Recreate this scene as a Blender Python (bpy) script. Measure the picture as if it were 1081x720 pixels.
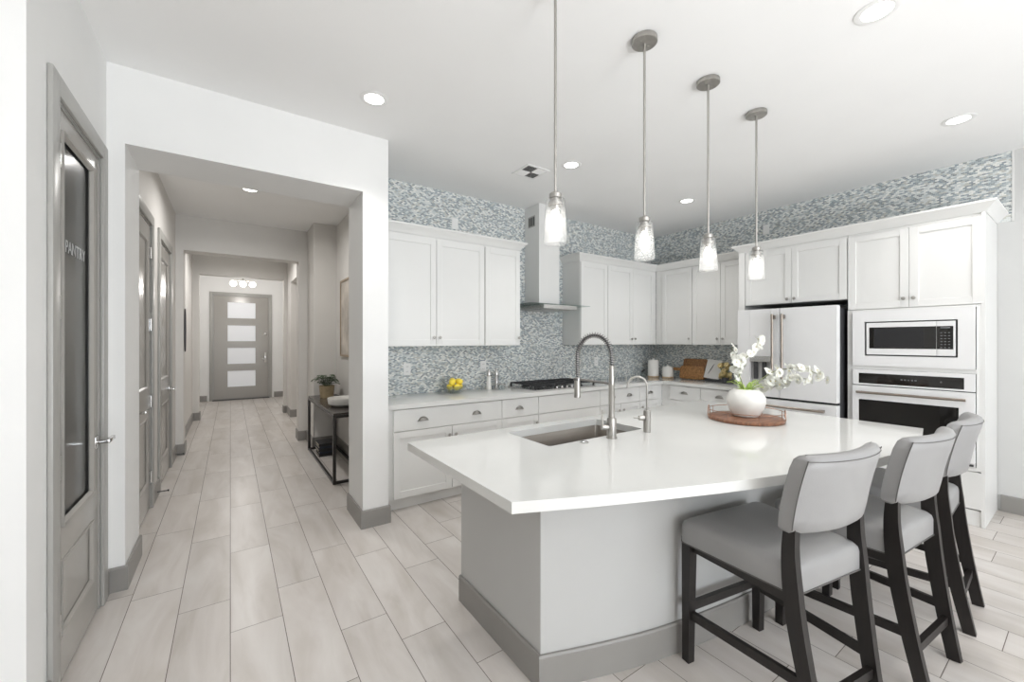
import bpy, bmesh, math, random
from mathutils import Vector, Matrix
random.seed(7)
SC = bpy.context.scene
for o in list(bpy.data.objects):
    bpy.data.objects.remove(o, do_unlink=True)
COL = SC.collection
R = math.radians

# ------------------------------------------------------------ camera, world, light, exposure
cam_d = bpy.data.cameras.new('camera'); cam = bpy.data.objects.new('camera', cam_d); COL.objects.link(cam)
cam.location = (0, 0, 1.45); cam.rotation_euler = (R(90), 0, R(-34.6))
cam_d.sensor_width = 36; cam_d.lens = 36*431/1081; cam_d.clip_start = 0.02; cam_d.clip_end = 100
SC.camera = cam
SC.view_settings.view_transform = 'Standard'; SC.view_settings.look = 'None'
SC.view_settings.exposure = 0.07; SC.view_settings.gamma = 1.0; SC.view_settings.use_curve_mapping = False
cy = SC.cycles
cy.use_denoising = True; cy.max_bounces = 12; cy.diffuse_bounces = 6; cy.glossy_bounces = 5
cy.transparent_max_bounces = 16; cy.sample_clamp_indirect = 4.0; cy.caustics_reflective = False; cy.caustics_refractive = False
W = bpy.data.worlds.new('world'); SC.world = W; W.use_nodes = True
W.node_tree.nodes['Background'].inputs[0].default_value = (0.80, 0.88, 1.0, 1); W.node_tree.nodes['Background'].inputs[1].default_value = 1.0

def area(name, loc, rot, sx, sy, power, col, parent=None, shape='RECTANGLE', spread=180):
    d = bpy.data.lights.new(name, 'AREA'); d.shape = shape; d.size = sx
    if shape in ('RECTANGLE', 'ELLIPSE'): d.size_y = sy
    d.energy = power; d.color = col; d.spread = R(spread)
    o = bpy.data.objects.new(name, d); COL.objects.link(o); o.location = loc; o.rotation_euler = rot
    if parent: o.parent = parent
    return o
WIN_P, DOWN_P, PEND_P, FOYER_P, FILL_P = 156, 4.2, 0.35, 24, 186
DAY = (0.90, 0.95, 1.0); WARM = (1.0, 0.975, 0.945)
area('daylight_rear_window', (1.90, -4.86, 1.35), (R(98), 0, 0), 3.0, 2.3, WIN_P, DAY)           # sliding glass doors behind the camera
area('added_ceiling_fill', (1.1, -2.9, 0.5), (R(180), 0, 0), 1.2, 1.2, FILL_P, (0.975, 0.99, 1.0))        # added unseen fill lamp behind the camera, brightens the ceiling

# ------------------------------------------------------------ materials
def lin(c): return tuple(((x/255)/12.92 if x/255 <= 0.04045 else ((x/255+0.055)/1.055)**2.4) for x in c)
def mat(name, col, rough=0.5, metal=0.0, spec=0.5, noise=0.0, nscale=8.0, bump=0.0, bscale=60.0, coat=0.0, stretch=None):
    m = bpy.data.materials.new(name); m.use_nodes = True; nt = m.node_tree; b = nt.nodes['Principled BSDF']
    b.inputs['Base Color'].default_value = (*col, 1); b.inputs['Roughness'].default_value = rough
    b.inputs['Metallic'].default_value = metal; b.inputs['Specular IOR Level'].default_value = spec
    b.inputs['Coat Weight'].default_value = coat
    tc = nt.nodes.new('ShaderNodeTexCoord'); mp = nt.nodes.new('ShaderNodeMapping')
    nt.links.new(tc.outputs['Object'], mp.inputs[0])
    if stretch: mp.inputs['Scale'].default_value = stretch
    if noise:
        n = nt.nodes.new('ShaderNodeTexNoise'); n.inputs['Scale'].default_value = nscale; n.inputs['Detail'].default_value = 5
        nt.links.new(mp.outputs[0], n.inputs[0])
        r = nt.nodes.new('ShaderNodeValToRGB')
        r.color_ramp.elements[0].position = 0.3; r.color_ramp.elements[1].position = 0.7
        r.color_ramp.elements[0].color = (*[max(0, c*(1-noise)) for c in col], 1)
        r.color_ramp.elements[1].color = (*[min(1, c*(1+noise)) for c in col], 1)
        nt.links.new(n.outputs[0], r.inputs[0]); nt.links.new(r.outputs[0], b.inputs['Base Color'])
    if bump:
        n2 = nt.nodes.new('ShaderNodeTexNoise'); n2.inputs['Scale'].default_value = bscale; n2.inputs['Detail'].default_value = 3
        nt.links.new(mp.outputs[0], n2.inputs[0])
        bp = nt.nodes.new('ShaderNodeBump'); bp.inputs['Strength'].default_value = bump; bp.inputs['Distance'].default_value = 0.004
        nt.links.new(n2.outputs[0], bp.inputs['Height']); nt.links.new(bp.outputs[0], b.inputs['Normal'])
    return m
def glass(name, tint=(0.95, 0.97, 0.97), ior=1.45, rough=0.02, extra=0.0, scatter=0.0):
    m = bpy.data.materials.new(name); m.use_nodes = True; nt = m.node_tree
    for n in list(nt.nodes): nt.nodes.remove(n)
    out = nt.nodes.new('ShaderNodeOutputMaterial'); mx = nt.nodes.new('ShaderNodeMixShader')
    t = nt.nodes.new('ShaderNodeBsdfTransparent'); t.inputs[0].default_value = (*tint, 1)
    g = nt.nodes.new('ShaderNodeBsdfGlossy'); g.inputs['Roughness'].default_value = rough
    f = nt.nodes.new('ShaderNodeMath'); f.operation = 'MULTIPLY_ADD'; lw = nt.nodes.new('ShaderNodeLayerWeight'); lw.inputs[0].default_value = 0.5
    pw = nt.nodes.new('ShaderNodeMath'); pw.operation = 'POWER'; pw.inputs[1].default_value = 4.0
    nt.links.new(lw.outputs['Facing'], pw.inputs[0]); nt.links.new(pw.outputs[0], f.inputs[0])
    f0 = ((ior-1)/(ior+1))**2; f.inputs[1].default_value = 0.75; f.inputs[2].default_value = f0
    a = nt.nodes.new('ShaderNodeMath'); a.operation = 'ADD'; a.inputs[1].default_value = extra; a.use_clamp = True
    nt.links.new(f.outputs[0], a.inputs[0]); nt.links.new(a.outputs[0], mx.inputs[0])
    src = t
    if scatter:
        tl = nt.nodes.new('ShaderNodeBsdfTranslucent'); tl.inputs[0].default_value = (0.92, 0.93, 0.92, 1)
        src = nt.nodes.new('ShaderNodeMixShader'); src.inputs[0].default_value = scatter
        nt.links.new(t.outputs[0], src.inputs[1]); nt.links.new(tl.outputs[0], src.inputs[2])
    nt.links.new(src.outputs[0], mx.inputs[1]); nt.links.new(g.outputs[0], mx.inputs[2]); nt.links.new(mx.outputs[0], out.inputs[0])
    return m
def emit(name, col, s):
    m = bpy.data.materials.new(name); m.use_nodes = True; b = m.node_tree.nodes['Principled BSDF']
    b.inputs['Base Color'].default_value = (*col, 1); b.inputs['Emission Color'].default_value = (*col, 1); b.inputs['Emission Strength'].default_value = s
    return m
M = {}
M['wall'] = mat('white_wall_paint', (0.80, 0.80, 0.79), 0.75, noise=0.015, nscale=3, bump=0.06, bscale=120)
M['ceil'] = mat('ceiling_paint', (0.88, 0.88, 0.875), 0.85, noise=0.01, nscale=2, bump=0.05, bscale=120)
M['taupe'] = mat('hall_wall_paint', (0.68, 0.665, 0.64), 0.7, noise=0.02, nscale=3, bump=0.06, bscale=120)
M['dimmed_wall'] = mat('dimmed_wall_paint', (0.60, 0.60, 0.59), 0.75, noise=0.015, nscale=3, bump=0.06, bscale=120)  # wall paint for the right wall, dimmer light put into its colour
M['island'] = mat('island_wall_paint', (0.50, 0.50, 0.49), 0.6, noise=0.015, nscale=3, bump=0.05, bscale=120)
M['base'] = mat('grey_baseboard_paint', (0.27, 0.26, 0.245), 0.4, noise=0.02)
M['door'] = mat('taupe_door_paint', (0.36, 0.345, 0.32), 0.22, noise=0.02, nscale=4)
M['casing'] = mat('grey_casing_paint', (0.38, 0.375, 0.355), 0.35, noise=0.02)
M['cab'] = mat('white_cabinet_paint', (0.76, 0.76, 0.745), 0.35, noise=0.01, nscale=3)
M['cabedge'] = mat('cabinet_shadow_gap', (0.25, 0.24, 0.23), 0.7, noise=0.02)
M['quartz'] = mat('white_quartz', (0.72, 0.72, 0.70), 0.07, noise=0.035, nscale=1.6, spec=0.5)
M['nickel'] = mat('brushed_nickel', (0.46, 0.445, 0.42), 0.33, 1.0, noise=0.08, nscale=40, stretch=(1, 1, 0.1))
M['dnickel'] = mat('dark_nickel', (0.27, 0.26, 0.25), 0.3, 1.0, noise=0.08)  # darker nickel tone for the faucet spring and holder arm
M['steel'] = mat('stainless_steel', (0.62, 0.61, 0.60), 0.25, 1.0, noise=0.06, nscale=30, stretch=(0.1, 1, 1))
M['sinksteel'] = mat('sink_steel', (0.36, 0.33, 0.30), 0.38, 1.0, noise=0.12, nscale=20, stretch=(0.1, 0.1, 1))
M['chrome'] = mat('chrome', (0.7, 0.69, 0.68), 0.12, 1.0, noise=0.02)
M['bronze'] = mat('brushed_bronze', (0.34, 0.295, 0.255), 0.32, 1.0, noise=0.08, nscale=30)
M['copper'] = mat('copper_wire', (0.42, 0.245, 0.18), 0.3, 1.0, noise=0.05)
M['appl'] = mat('matte_white_enamel', (0.80, 0.80, 0.80), 0.38, noise=0.01)
M['black'] = mat('black_enamel', (0.018, 0.018, 0.02), 0.35, noise=0.1)
M['dgrey'] = mat('dark_grey_metal', (0.07, 0.07, 0.075), 0.45, 0.3, noise=0.1)
M['castiron'] = mat('cast_iron', (0.02, 0.02, 0.022), 0.55, noise=0.2, nscale=80, bump=0.2, bscale=200)
M['bglass'] = mat('black_oven_glass', (0.012, 0.011, 0.010), 0.04, spec=0.6, noise=0.2)
M['keys'] = mat('keypad_legend', (0.17, 0.175, 0.185), 0.5, noise=0.05)
M['plastic'] = mat('white_plastic', (0.82, 0.82, 0.81), 0.4, noise=0.01)
M['slot'] = mat('dark_slots', (0.06, 0.06, 0.06), 0.7, noise=0.1)
M['leather'] = mat('grey_leather', (0.29, 0.287, 0.285), 0.42, noise=0.05, nscale=5, bump=0.12, bscale=220)
M['stitch'] = mat('dark_piping', (0.10, 0.095, 0.09), 0.6, noise=0.1)
M['espresso'] = mat('espresso_wood', (0.012, 0.0095, 0.0085), 0.42, noise=0.35, nscale=14, stretch=(4, 4, 0.4))
M['wood'] = mat('walnut_tray_wood', (0.22, 0.10, 0.055), 0.4, noise=0.45, nscale=9, stretch=(1, 8, 1))
M['board'] = mat('acacia_board_wood', (0.42, 0.21, 0.075), 0.4, noise=0.4, nscale=8, stretch=(6, 1, 6))
M['board2'] = mat('dark_board_wood', (0.30, 0.145, 0.055), 0.4, noise=0.4, nscale=8, stretch=(6, 1, 6))
M['ceramic'] = mat('white_ceramic', (0.80, 0.79, 0.76), 0.3, noise=0.02, bump=0.05, bscale=30)
M['lightwood'] = mat('light_wood', (0.55, 0.40, 0.25), 0.5, noise=0.2, nscale=15)
M['lemon'] = mat('lemon_peel', (0.90, 0.70, 0.07), 0.42, noise=0.08, nscale=10, bump=0.3, bscale=150)
M['green'] = mat('leaf_green', (0.10, 0.22, 0.035), 0.5, noise=0.35, nscale=20)
M['dkgreen'] = mat('fern_green', (0.035, 0.085, 0.02), 0.55, noise=0.4, nscale=20)
M['moss'] = mat('pale_moss', (0.42, 0.55, 0.16), 0.8, noise=0.35, nscale=60, bump=0.5, bscale=90)
M['stemc'] = mat('orchid_stem', (0.22, 0.25, 0.10), 0.5, noise=0.2)
M['petal'] = mat('white_petal', (0.88, 0.87, 0.82), 0.55, noise=0.03, nscale=30)
def petal(name, col):
    m = mat(name, col, 0.6, noise=0.03, nscale=30); nt = m.node_tree; b = nt.nodes['Principled BSDF']
    out = [n for n in nt.nodes if n.type == 'OUTPUT_MATERIAL'][0]; tl = nt.nodes.new('ShaderNodeBsdfTranslucent'); tl.inputs[0].default_value = (*col, 1)
    mx = nt.nodes.new('ShaderNodeMixShader'); mx.inputs[0].default_value = 0.25
    nt.links.new(b.outputs[0], mx.inputs[1]); nt.links.new(tl.outputs[0], mx.inputs[2]); nt.links.new(mx.outputs[0], out.inputs[0]); return m
M['petal'] = petal('white_orchid_petal', (0.92, 0.92, 0.88))
M['cream'] = mat('cream_petal', (0.80, 0.68, 0.36), 0.6, noise=0.2, nscale=30)
M['yellow'] = mat('flower_centre', (0.75, 0.60, 0.15), 0.6, noise=0.1)
M['paper'] = mat('paper', (0.80, 0.79, 0.77), 0.7, noise=0.03)
M['ink'] = mat('dark_ink', (0.08, 0.08, 0.09), 0.7, noise=0.1)
M['tabletop'] = mat('dark_console_top', (0.055, 0.047, 0.042), 0.25, noise=0.2, nscale=10)
M['conframe'] = mat('brushed_dark_metal', (0.06, 0.057, 0.055), 0.32, 0.9, noise=0.1)
M['planter'] = mat('tan_planter', (0.50, 0.40, 0.25), 0.6, noise=0.12, nscale=25)
M['book_a'] = mat('navy_book_cloth', (0.03, 0.04, 0.06), 0.6, noise=0.15)
M['book_b'] = mat('black_book_cloth', (0.025, 0.025, 0.027), 0.6, noise=0.15)
M['pages'] = mat('book_pages', (0.62, 0.58, 0.50), 0.8, noise=0.1, nscale=60)
M['artbg'] = mat('framed_print', (0.50, 0.46, 0.41), 0.7, noise=0.35, nscale=4)
M['gold'] = mat('thin_wood_frame', (0.35, 0.27, 0.19), 0.45, noise=0.2)
M['glass'] = glass('clear_glass')
M['bowlglass'] = glass('bowl_glass', (0.86, 0.89, 0.89), 1.5, 0.03, 0.03, 0.05)
M['seeded'] = glass('seeded_glass', (1.0, 1.0, 1.0), 1.35, 0.12, 0.02, 0.10)
M['reeded'] = glass('reeded_door_glass', (0.75, 0.77, 0.78), 1.5, 0.14, 0.04, 0.42)
M['visor'] = glass('hood_glass', (0.78, 0.86, 0.84), 1.5, 0.02, 0.04)
M['etch'] = mat('etched_lettering', (0.50, 0.51, 0.51), 0.6, noise=0.02)
M['lens'] = emit('downlight_lens', (1.0, 0.97, 0.92), 6.0)
M['bulb'] = emit('warm_bulb', (1.0, 0.96, 0.90), 7.0)
M['lite'] = emit('frosted_daylight_glass', (0.80, 0.82, 0.85), 0.12)
M['globe'] = emit('foyer_globe', (1.0, 0.97, 0.93), 3.0)

def mosaic():
    m = bpy.data.materials.new('glass_mosaic_tile'); m.use_nodes = True; nt = m.node_tree; b = nt.nodes['Principled BSDF']; L = nt.links.new
    tc = nt.nodes.new('ShaderNodeTexCoord'); sp = nt.nodes.new('ShaderNodeSeparateXYZ'); L(tc.outputs['Object'], sp.inputs[0])
    ad = nt.nodes.new('ShaderNodeMath'); ad.operation = 'SUBTRACT'; L(sp.outputs[0], ad.inputs[0]); L(sp.outputs[1], ad.inputs[1])
    cb = nt.nodes.new('ShaderNodeCombineXYZ'); L(ad.outputs[0], cb.inputs[0]); L(sp.outputs[2], cb.inputs[1])
    br = nt.nodes.new('ShaderNodeTexBrick'); L(cb.outputs[0], br.inputs['Vector'])
    br.inputs['Scale'].default_value = 1.0; br.inputs['Brick Width'].default_value = 0.025; br.inputs['Row Height'].default_value = 0.0125
    br.inputs['Mortar Size'].default_value = 0.0010; br.inputs['Mortar Smooth'].default_value = 0.1
    br.inputs['Color1'].default_value = (0, 0, 0, 1); br.inputs['Color2'].default_value = (1, 1, 1, 1); br.inputs['Mortar'].default_value = (0.5, 0.5, 0.5, 1)
    br.offset = 0.5; br.offset_frequency = 2
    rp = nt.nodes.new('ShaderNodeValToRGB'); cr = rp.color_ramp; cr.interpolation = 'CONSTANT'
    cols = [(0.00, (224, 227, 226)), (0.17, (163, 174, 181)), (0.30, (208, 214, 215)), (0.43, (142, 148, 151)),
            (0.54, (234, 234, 230)), (0.68, (174, 183, 187)), (0.80, (192, 192, 186)), (0.90, (136, 147, 155))]
    for i, (p, c) in enumerate(cols):
        e = cr.elements[i] if i < 2 else cr.elements.new(p)
        e.position = p; e.color = (*lin(c), 1)
    L(br.outputs['Color'], rp.inputs[0])
    mx = nt.nodes.new('ShaderNodeMix'); mx.data_type = 'RGBA'; L(br.outputs['Fac'], mx.inputs['Factor'])
    L(rp.outputs[0], mx.inputs['A']); mx.inputs['B'].default_value = (*lin((200, 202, 198)), 1)
    L(mx.outputs['Result'], b.inputs['Base Color'])
    rr = nt.nodes.new('ShaderNodeMapRange'); L(br.outputs['Color'], rr.inputs[0]); rr.inputs[3].default_value = 0.12; rr.inputs[4].default_value = 0.45
    L(rr.outputs[0], b.inputs['Roughness'])
    bp = nt.nodes.new('ShaderNodeBump'); bp.invert = True; bp.inputs['Strength'].default_value = 0.4; bp.inputs['Distance'].default_value = 0.002
    L(br.outputs['Fac'], bp.inputs['Height']); L(bp.outputs[0], b.inputs['Normal'])
    return m
M['mosaic'] = mosaic()
def tilemat():
    m = bpy.data.materials.new('wood_look_porcelain'); m.use_nodes = True; nt = m.node_tree; b = nt.nodes['Principled BSDF']; L = nt.links.new
    at = nt.nodes.new('ShaderNodeAttribute'); at.attribute_name = 'tint'
    tc = nt.nodes.new('ShaderNodeTexCoord'); ad = nt.nodes.new('ShaderNodeVectorMath'); ad.operation = 'MULTIPLY_ADD'
    L(at.outputs['Vector'], ad.inputs[0]); ad.inputs[1].default_value = (37, 53, 11); L(tc.outputs['Object'], ad.inputs[2])
    mp = nt.nodes.new('ShaderNodeMapping'); mp.inputs['Scale'].default_value = (4.0, 0.9, 1); L(ad.outputs[0], mp.inputs[0])
    n = nt.nodes.new('ShaderNodeTexNoise'); n.inputs['Scale'].default_value = 1.6; n.inputs['Detail'].default_value = 6; n.inputs['Roughness'].default_value = 0.55; n.inputs['Distortion'].default_value = 0.6
    L(mp.outputs[0], n.inputs[0])
    rp = nt.nodes.new('ShaderNodeValToRGB'); cr = rp.color_ramp
    cr.elements[0].position = 0.25; cr.elements[0].color = (*lin((184, 177, 169)), 1)
    cr.elements[1].position = 0.75; cr.elements[1].color = (*lin((214, 210, 206)), 1)
    e = cr.elements.new(0.5); e.color = (*lin((201, 195, 190)), 1)
    L(n.outputs[0], rp.inputs[0])
    hs = nt.nodes.new('ShaderNodeHueSaturation'); L(rp.outputs[0], hs.inputs['Color'])
    sx = nt.nodes.new('ShaderNodeSeparateXYZ'); L(at.outputs['Vector'], sx.inputs[0])
    mr = nt.nodes.new('ShaderNodeMapRange'); L(sx.outputs[0], mr.inputs[0]); mr.inputs[3].default_value = 0.95; mr.inputs[4].default_value = 1.05
    L(mr.outputs[0], hs.inputs['Value']); L(hs.outputs[0], b.inputs['Base Color'])
    b.inputs['Roughness'].default_value = 0.30; b.inputs['Specular IOR Level'].default_value = 0.5
    return m
M['tile'] = tilemat()
M['grout'] = mat('dark_grout', lin((112, 104, 98)), 0.9, noise=0.1, nscale=30)

# ------------------------------------------------------------ mesh helpers
class MB:
    def __init__(s): s.bm = bmesh.new()
    def box(s, x0, x1, y0, y1, z0, z1, bev=0.0, seg=2):
        v = [s.bm.verts.new(p) for p in ((x0,y0,z0),(x1,y0,z0),(x1,y1,z0),(x0,y1,z0),(x0,y0,z1),(x1,y0,z1),(x1,y1,z1),(x0,y1,z1))]
        f = [s.bm.faces.new([v[i] for i in q]) for q in ((3,2,1,0),(4,5,6,7),(0,1,5,4),(1,2,6,5),(2,3,7,6),(3,0,4,7))]
        if bev > 0:
            es = list({e for q in f for e in q.edges})
            bmesh.ops.bevel(s.bm, geom=es, offset=bev, segments=seg, profile=0.5, affect='EDGES')
        return s
    def loft(s, loops, cap=True, closed=False):
        n = len(loops[0]); rings = [[s.bm.verts.new(p) for p in l] for l in loops]
        m = len(rings)
        for i in range(m if closed else m-1):
            a, b = rings[i], rings[(i+1) % m]
            for k in range(n):
                s.bm.faces.new((a[k], a[(k+1) % n], b[(k+1) % n], b[k]))
        if cap and not closed:
            s.bm.faces.new(list(reversed(rings[0]))); s.bm.faces.new(rings[-1])
        return s
    def lathe(s, prof, c=(0, 0, 0), n=32, cap=True):
        loops = [[(c[0]+r*math.cos(2*math.pi*k/n), c[1]+r*math.sin(2*math.pi*k/n), c[2]+z) for k in range(n)] for r, z in prof]
        return s.loft(loops, cap)
    def tube(s, path, r, n=10, cap=True, closed=False):
        P = [Vector(p) for p in path]; m = len(P); loops = []
        up = None
        for i in range(m):
            if closed: t = (P[(i+1) % m]-P[i-1]).normalized()
            else: t = (P[min(i+1, m-1)]-P[max(i-1, 0)]).normalized()
            if up is None:
                up = Vector((0, 0, 1)) if abs(t.z) < 0.9 else Vector((1, 0, 0))
            a = (up - t*up.dot(t)).normalized(); b = t.cross(a); up = a
            rr = r[i] if isinstance(r, (list, tuple)) else r
            loops.append([P[i]+a*(rr*math.cos(2*math.pi*k/n))+b*(rr*math.sin(2*math.pi*k/n)) for k in range(n)])
        return s.loft(loops, cap, closed)
    def cyl(s, p0, p1, r, n=20): return s.tube([p0, p1], r, n)
    def beam(s, path, w, d, xax=(1, 0, 0)):
        # rectangular section swept along path: w along xax, d across
        X = Vector(xax); P = [Vector(p) for p in path]; loops = []
        for i, p in enumerate(P):
            t = (P[min(i+1, len(P)-1)]-P[max(i-1, 0)]).normalized(); a = (X - t*X.dot(t)).normalized(); b = t.cross(a)
            ww = w[i] if isinstance(w, (list, tuple)) else w; dd = d[i] if isinstance(d, (list, tuple)) else d
            loops.append([p+a*(sx*ww/2)+b*(sy*dd/2) for sx, sy in ((-1,-1),(1,-1),(1,1),(-1,1))])
        return s.loft(loops)
    def prism(s, poly, z0, z1, bev=0.0):
        lo = [s.bm.verts.new((x, y, z0)) for x, y in poly]; hi = [s.bm.verts.new((x, y, z1)) for x, y in poly]; n = len(poly)
        f = [s.bm.faces.new(list(reversed(lo))), s.bm.faces.new(hi)]
        for k in range(n): f.append(s.bm.faces.new((lo[k], lo[(k+1) % n], hi[(k+1) % n], hi[k])))
        if bev:
            es = list(set(f[0].edges) | set(f[1].edges)); bmesh.ops.bevel(s.bm, geom=es, offset=bev, segments=2, profile=0.5, affect='EDGES')
        return s
    def sweep(s, path, prof):
        # extrude a (out, z) profile along a plan path with mitred corners; 'out' is to the right of travel
        n = len(path); loops = []
        for i in range(n):
            p = Vector(path[i])
            d0 = (Vector(path[i])-Vector(path[i-1])).normalized() if i > 0 else None
            d1 = (Vector(path[i+1])-Vector(path[i])).normalized() if i < n-1 else None
            n0 = Vector((d0.y, -d0.x)) if d0 else None; n1 = Vector((d1.y, -d1.x)) if d1 else None
            if n0 and n1:
                b = (n0+n1).normalized(); b = b/max(0.2, b.dot(n0))
            else: b = n0 or n1
            loops.append([(p.x+b.x*o, p.y+b.y*o, z) for o, z in prof])
        return s.loft(loops)
    def sphere(s, c, r, sx=1, sy=1, sz=1, u=16, v=10):
        mt = Matrix.Translation(c) @ Matrix.Diagonal((sx, sy, sz, 1))
        bmesh.ops.create_uvsphere(s.bm, u_segments=u, v_segments=v, radius=r, matrix=mt); return s
    def xf(s, m):
        bmesh.ops.transform(s.bm, matrix=m, verts=s.bm.verts); return s
    def obj(s, name, m, parent=None, smooth=True, angle=35, world=True):
        if parent is not None and world:
            q = Vector(parent['_o']) if '_o' in parent else Vector((0, 0, 0))
            bmesh.ops.translate(s.bm, vec=-q, verts=s.bm.verts)
        bmesh.ops.recalc_face_normals(s.bm, faces=s.bm.faces)
        me = bpy.data.meshes.new(name); s.bm.to_mesh(me); s.bm.free()
        if smooth:
            me.polygons.foreach_set('use_smooth', [True]*len(me.polygons)); me.set_sharp_from_angle(angle=R(angle))
        me.materials.append(M[m] if isinstance(m, str) else m)
        o = bpy.data.objects.new(name, me); COL.objects.link(o)
        if parent is not None: o.parent = parent
        return o
def thing(name, label, cat, loc=(0, 0, 0), rz=0.0, group=None):
    o = bpy.data.objects.new(name, None); COL.objects.link(o); o.empty_display_size = 0.1
    o.location = loc; o.rotation_euler = (0, 0, R(rz)); o['label'] = label; o['category'] = cat
    if group: o['group'] = group
    return o
def wthing(name, label, cat, loc, group=None):
    o = thing(name, label, cat, loc, 0, group); o['_o'] = list(loc); return o     # parts given in world coordinates
def tag(o, label, cat, group=None):
    o['label'] = label; o['category'] = cat
    if group: o['group'] = group
    return o
def struct(name, mb, m, parent=None, **k):
    o = mb.obj(name, m, parent, **k)
    if parent is None: o['kind'] = 'structure'
    return o
def sroot(name, loc, label=None, cat=None):
    o = bpy.data.objects.new(name, None); COL.objects.link(o); o.location = loc; o['_o'] = list(loc); o['kind'] = 'structure'
    if label: o['label'] = label; o['category'] = cat
    return o
def dup(root, loc, rz=None, label=None):
    r = root.copy(); COL.objects.link(r); r.location = loc
    if rz is not None: r.rotation_euler = (0, 0, R(rz))
    if label: r['label'] = label
    def rec(src, dst):
        for ch in list(src.children):
            c = ch.copy(); COL.objects.link(c); c.parent = dst; rec(ch, c)
    rec(root, r); return r
def rrect(w, d, r, n=5, cx=0, cyy=0):
    out = []
    for qx, qy, a0 in ((1, 1, 0), (-1, 1, 90), (-1, -1, 180), (1, -1, 270)):
        for k in range(n+1):
            a = R(a0+90*k/n); out.append((cx+qx*(w/2-r)+r*math.cos(a), cyy+qy*(d/2-r)+r*math.sin(a)))
    return out
def arc(c, r, a0, a1, n, plane='xz'):
    o = []
    for k in range(n+1):
        a = R(a0+(a1-a0)*k/n); u, v = r*math.cos(a), r*math.sin(a)
        o.append((c[0]+u, c[1], c[2]+v) if plane == 'xz' else (c[0], c[1]+u, c[2]+v) if plane == 'yz' else (c[0]+u, c[1]+v, c[2]))
    return o
def crspline(P, n=8):
    P = [Vector(p) for p in P]; Q = [2*P[0]-P[1]]+P+[2*P[-1]-P[-2]]; out = []
    for i in range(1, len(Q)-2):
        a, b, c, d = Q[i-1], Q[i], Q[i+1], Q[i+2]
        for k in range(n):
            t = k/n
            out.append(0.5*((2*b)+(c-a)*t+(2*a-5*b+4*c-d)*t*t+(3*b-a-3*c+d)*t**3))
    out.append(P[-1]); return out

# ------------------------------------------------------------ room shell
XB, YA, CH = 5.42, 4.0, 3.055
XL = -0.585            # pantry wall
YO0, YO1 = 3.25, 3.70  # hall opening wall
def floor_mesh():
    bm = bmesh.new(); lay = bm.faces.layers.float_vector.new('tint')
    TW, TL, G = 0.2285, 0.922, 0.0032
    offs = {-2: .31, -1: .02, 0: .62, 1: .905, 2: .325, 3: .09, 4: .68, 5: .905, 6: .245, 7: .56, 8: .80, 9: .13, 10: .70, 11: .40, 12: .59, 13: .27, 14: .85, 15: .05, 16: .60, 17: .22, 18: .42, 19: .75, 20: .46, 21: .1}
    rg = random.Random(3); x_lo, x_hi, y_lo, y_hi = -4.5, 5.6, -5.0, 12.4
    for k in range(math.floor(x_lo/TW), math.ceil(x_hi/TW)):
        o = offs.get(k, rg.random()*TL); x0, x1 = k*TW+G/2, (k+1)*TW-G/2
        j = math.floor((y_lo-o)/TL)
        while o+j*TL < y_hi:
            y0, y1 = max(y_lo, o+j*TL+G/2), min(y_hi, o+(j+1)*TL-G/2); j += 1
            if y0 > 3.9 and (x1 < -0.9 or x0 > 2.4): continue
            if y1-y0 < 0.01: continue
            f = bm.faces.new([bm.verts.new((x, y, 0)) for x, y in ((x0,y0),(x1,y0),(x1,y1),(x0,y1))])
            f[lay] = Vector((rg.random(), rg.random(), rg.random()))
    f = bm.faces.new([bm.verts.new((x, y, -0.0015)) for x, y in ((-4.6,-5.1),(5.8,-5.1),(5.8,12.5),(-4.6,12.5))]); f.material_index = 1
    f[lay] = Vector((0.5, 0.5, 0.5))
    vs = [bm.verts.new((x, y, -0.1)) for x, y in ((-4.6,-5.1),(5.8,-5.1),(5.8,12.5),(-4.6,12.5))]
    f = bm.faces.new(list(reversed(vs))); f.material_index = 1
    me = bpy.data.meshes.new('floor'); bm.to_mesh(me); bm.free()
    me.materials.append(M['tile']); me.materials.append(M['grout'])
    o = bpy.data.objects.new('floor', me); COL.objects.link(o); o['kind'] = 'structure'
    return o
floor_mesh()
struct('ceiling', MB().box(-4.6, 5.8, -5.1, 12.5, CH, CH+0.1), 'ceil')

# pantry wall (door hole), its outside corner, and the opening wall
PD0, PD1, PDH = 2.405, 3.105, 2.445
struct('wall_left', MB().box(XL-0.12, XL, 2.13, PD0, 0, CH).box(XL-0.12, XL, PD1, YO0, 0, CH).box(XL-0.12, XL, PD0, PD1, PDH, CH), 'wall', smooth=False)
struct('wall_pantry_side', MB().box(-4.479, XL-0.1205, 2.13, 2.25, 0, CH), 'wall', smooth=False)
struct('wall_opening', MB().box(XL-1.3, -0.507, YO0, YO1, 0, CH).box(0.842, 1.04, YO0, YO1, 0, CH).box(-0.507, 0.842, YO0, YO1, 2.605, CH).box(0.995, 1.04, YO1, YA+0.1, 0, CH), 'wall', smooth=False)
struct('wall_pantry_rear', MB().box(-1.95, -1.85, 2.13, YO0, 0, CH), 'wall', smooth=False)
# kitchen walls
struct('wall_kitchen_back', MB().box(1.04, XB+0.1, YA, YA+0.1, 0, CH), 'mosaic', smooth=False)
struct('wall_kitchen_right', MB().box(XB, XB+0.1, 0.53, YA-0.0005, 0, 2.46).box(XB, XB+0.1, 0.44, YA-0.0005, 2.46, CH), 'mosaic', smooth=False)
struct('wall_right', MB().box(XB, XB+0.1, -5.0, 0.425, 0, CH).box(XB, XB+0.1, 0.425, 0.5295, 0, 2.4595), 'dimmed_wall', smooth=False)
struct('trim_1', MB().box(XB-0.004, XB+0.1, 0.4255, 0.4395, 2.46, CH), 'cab', smooth=False)
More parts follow.
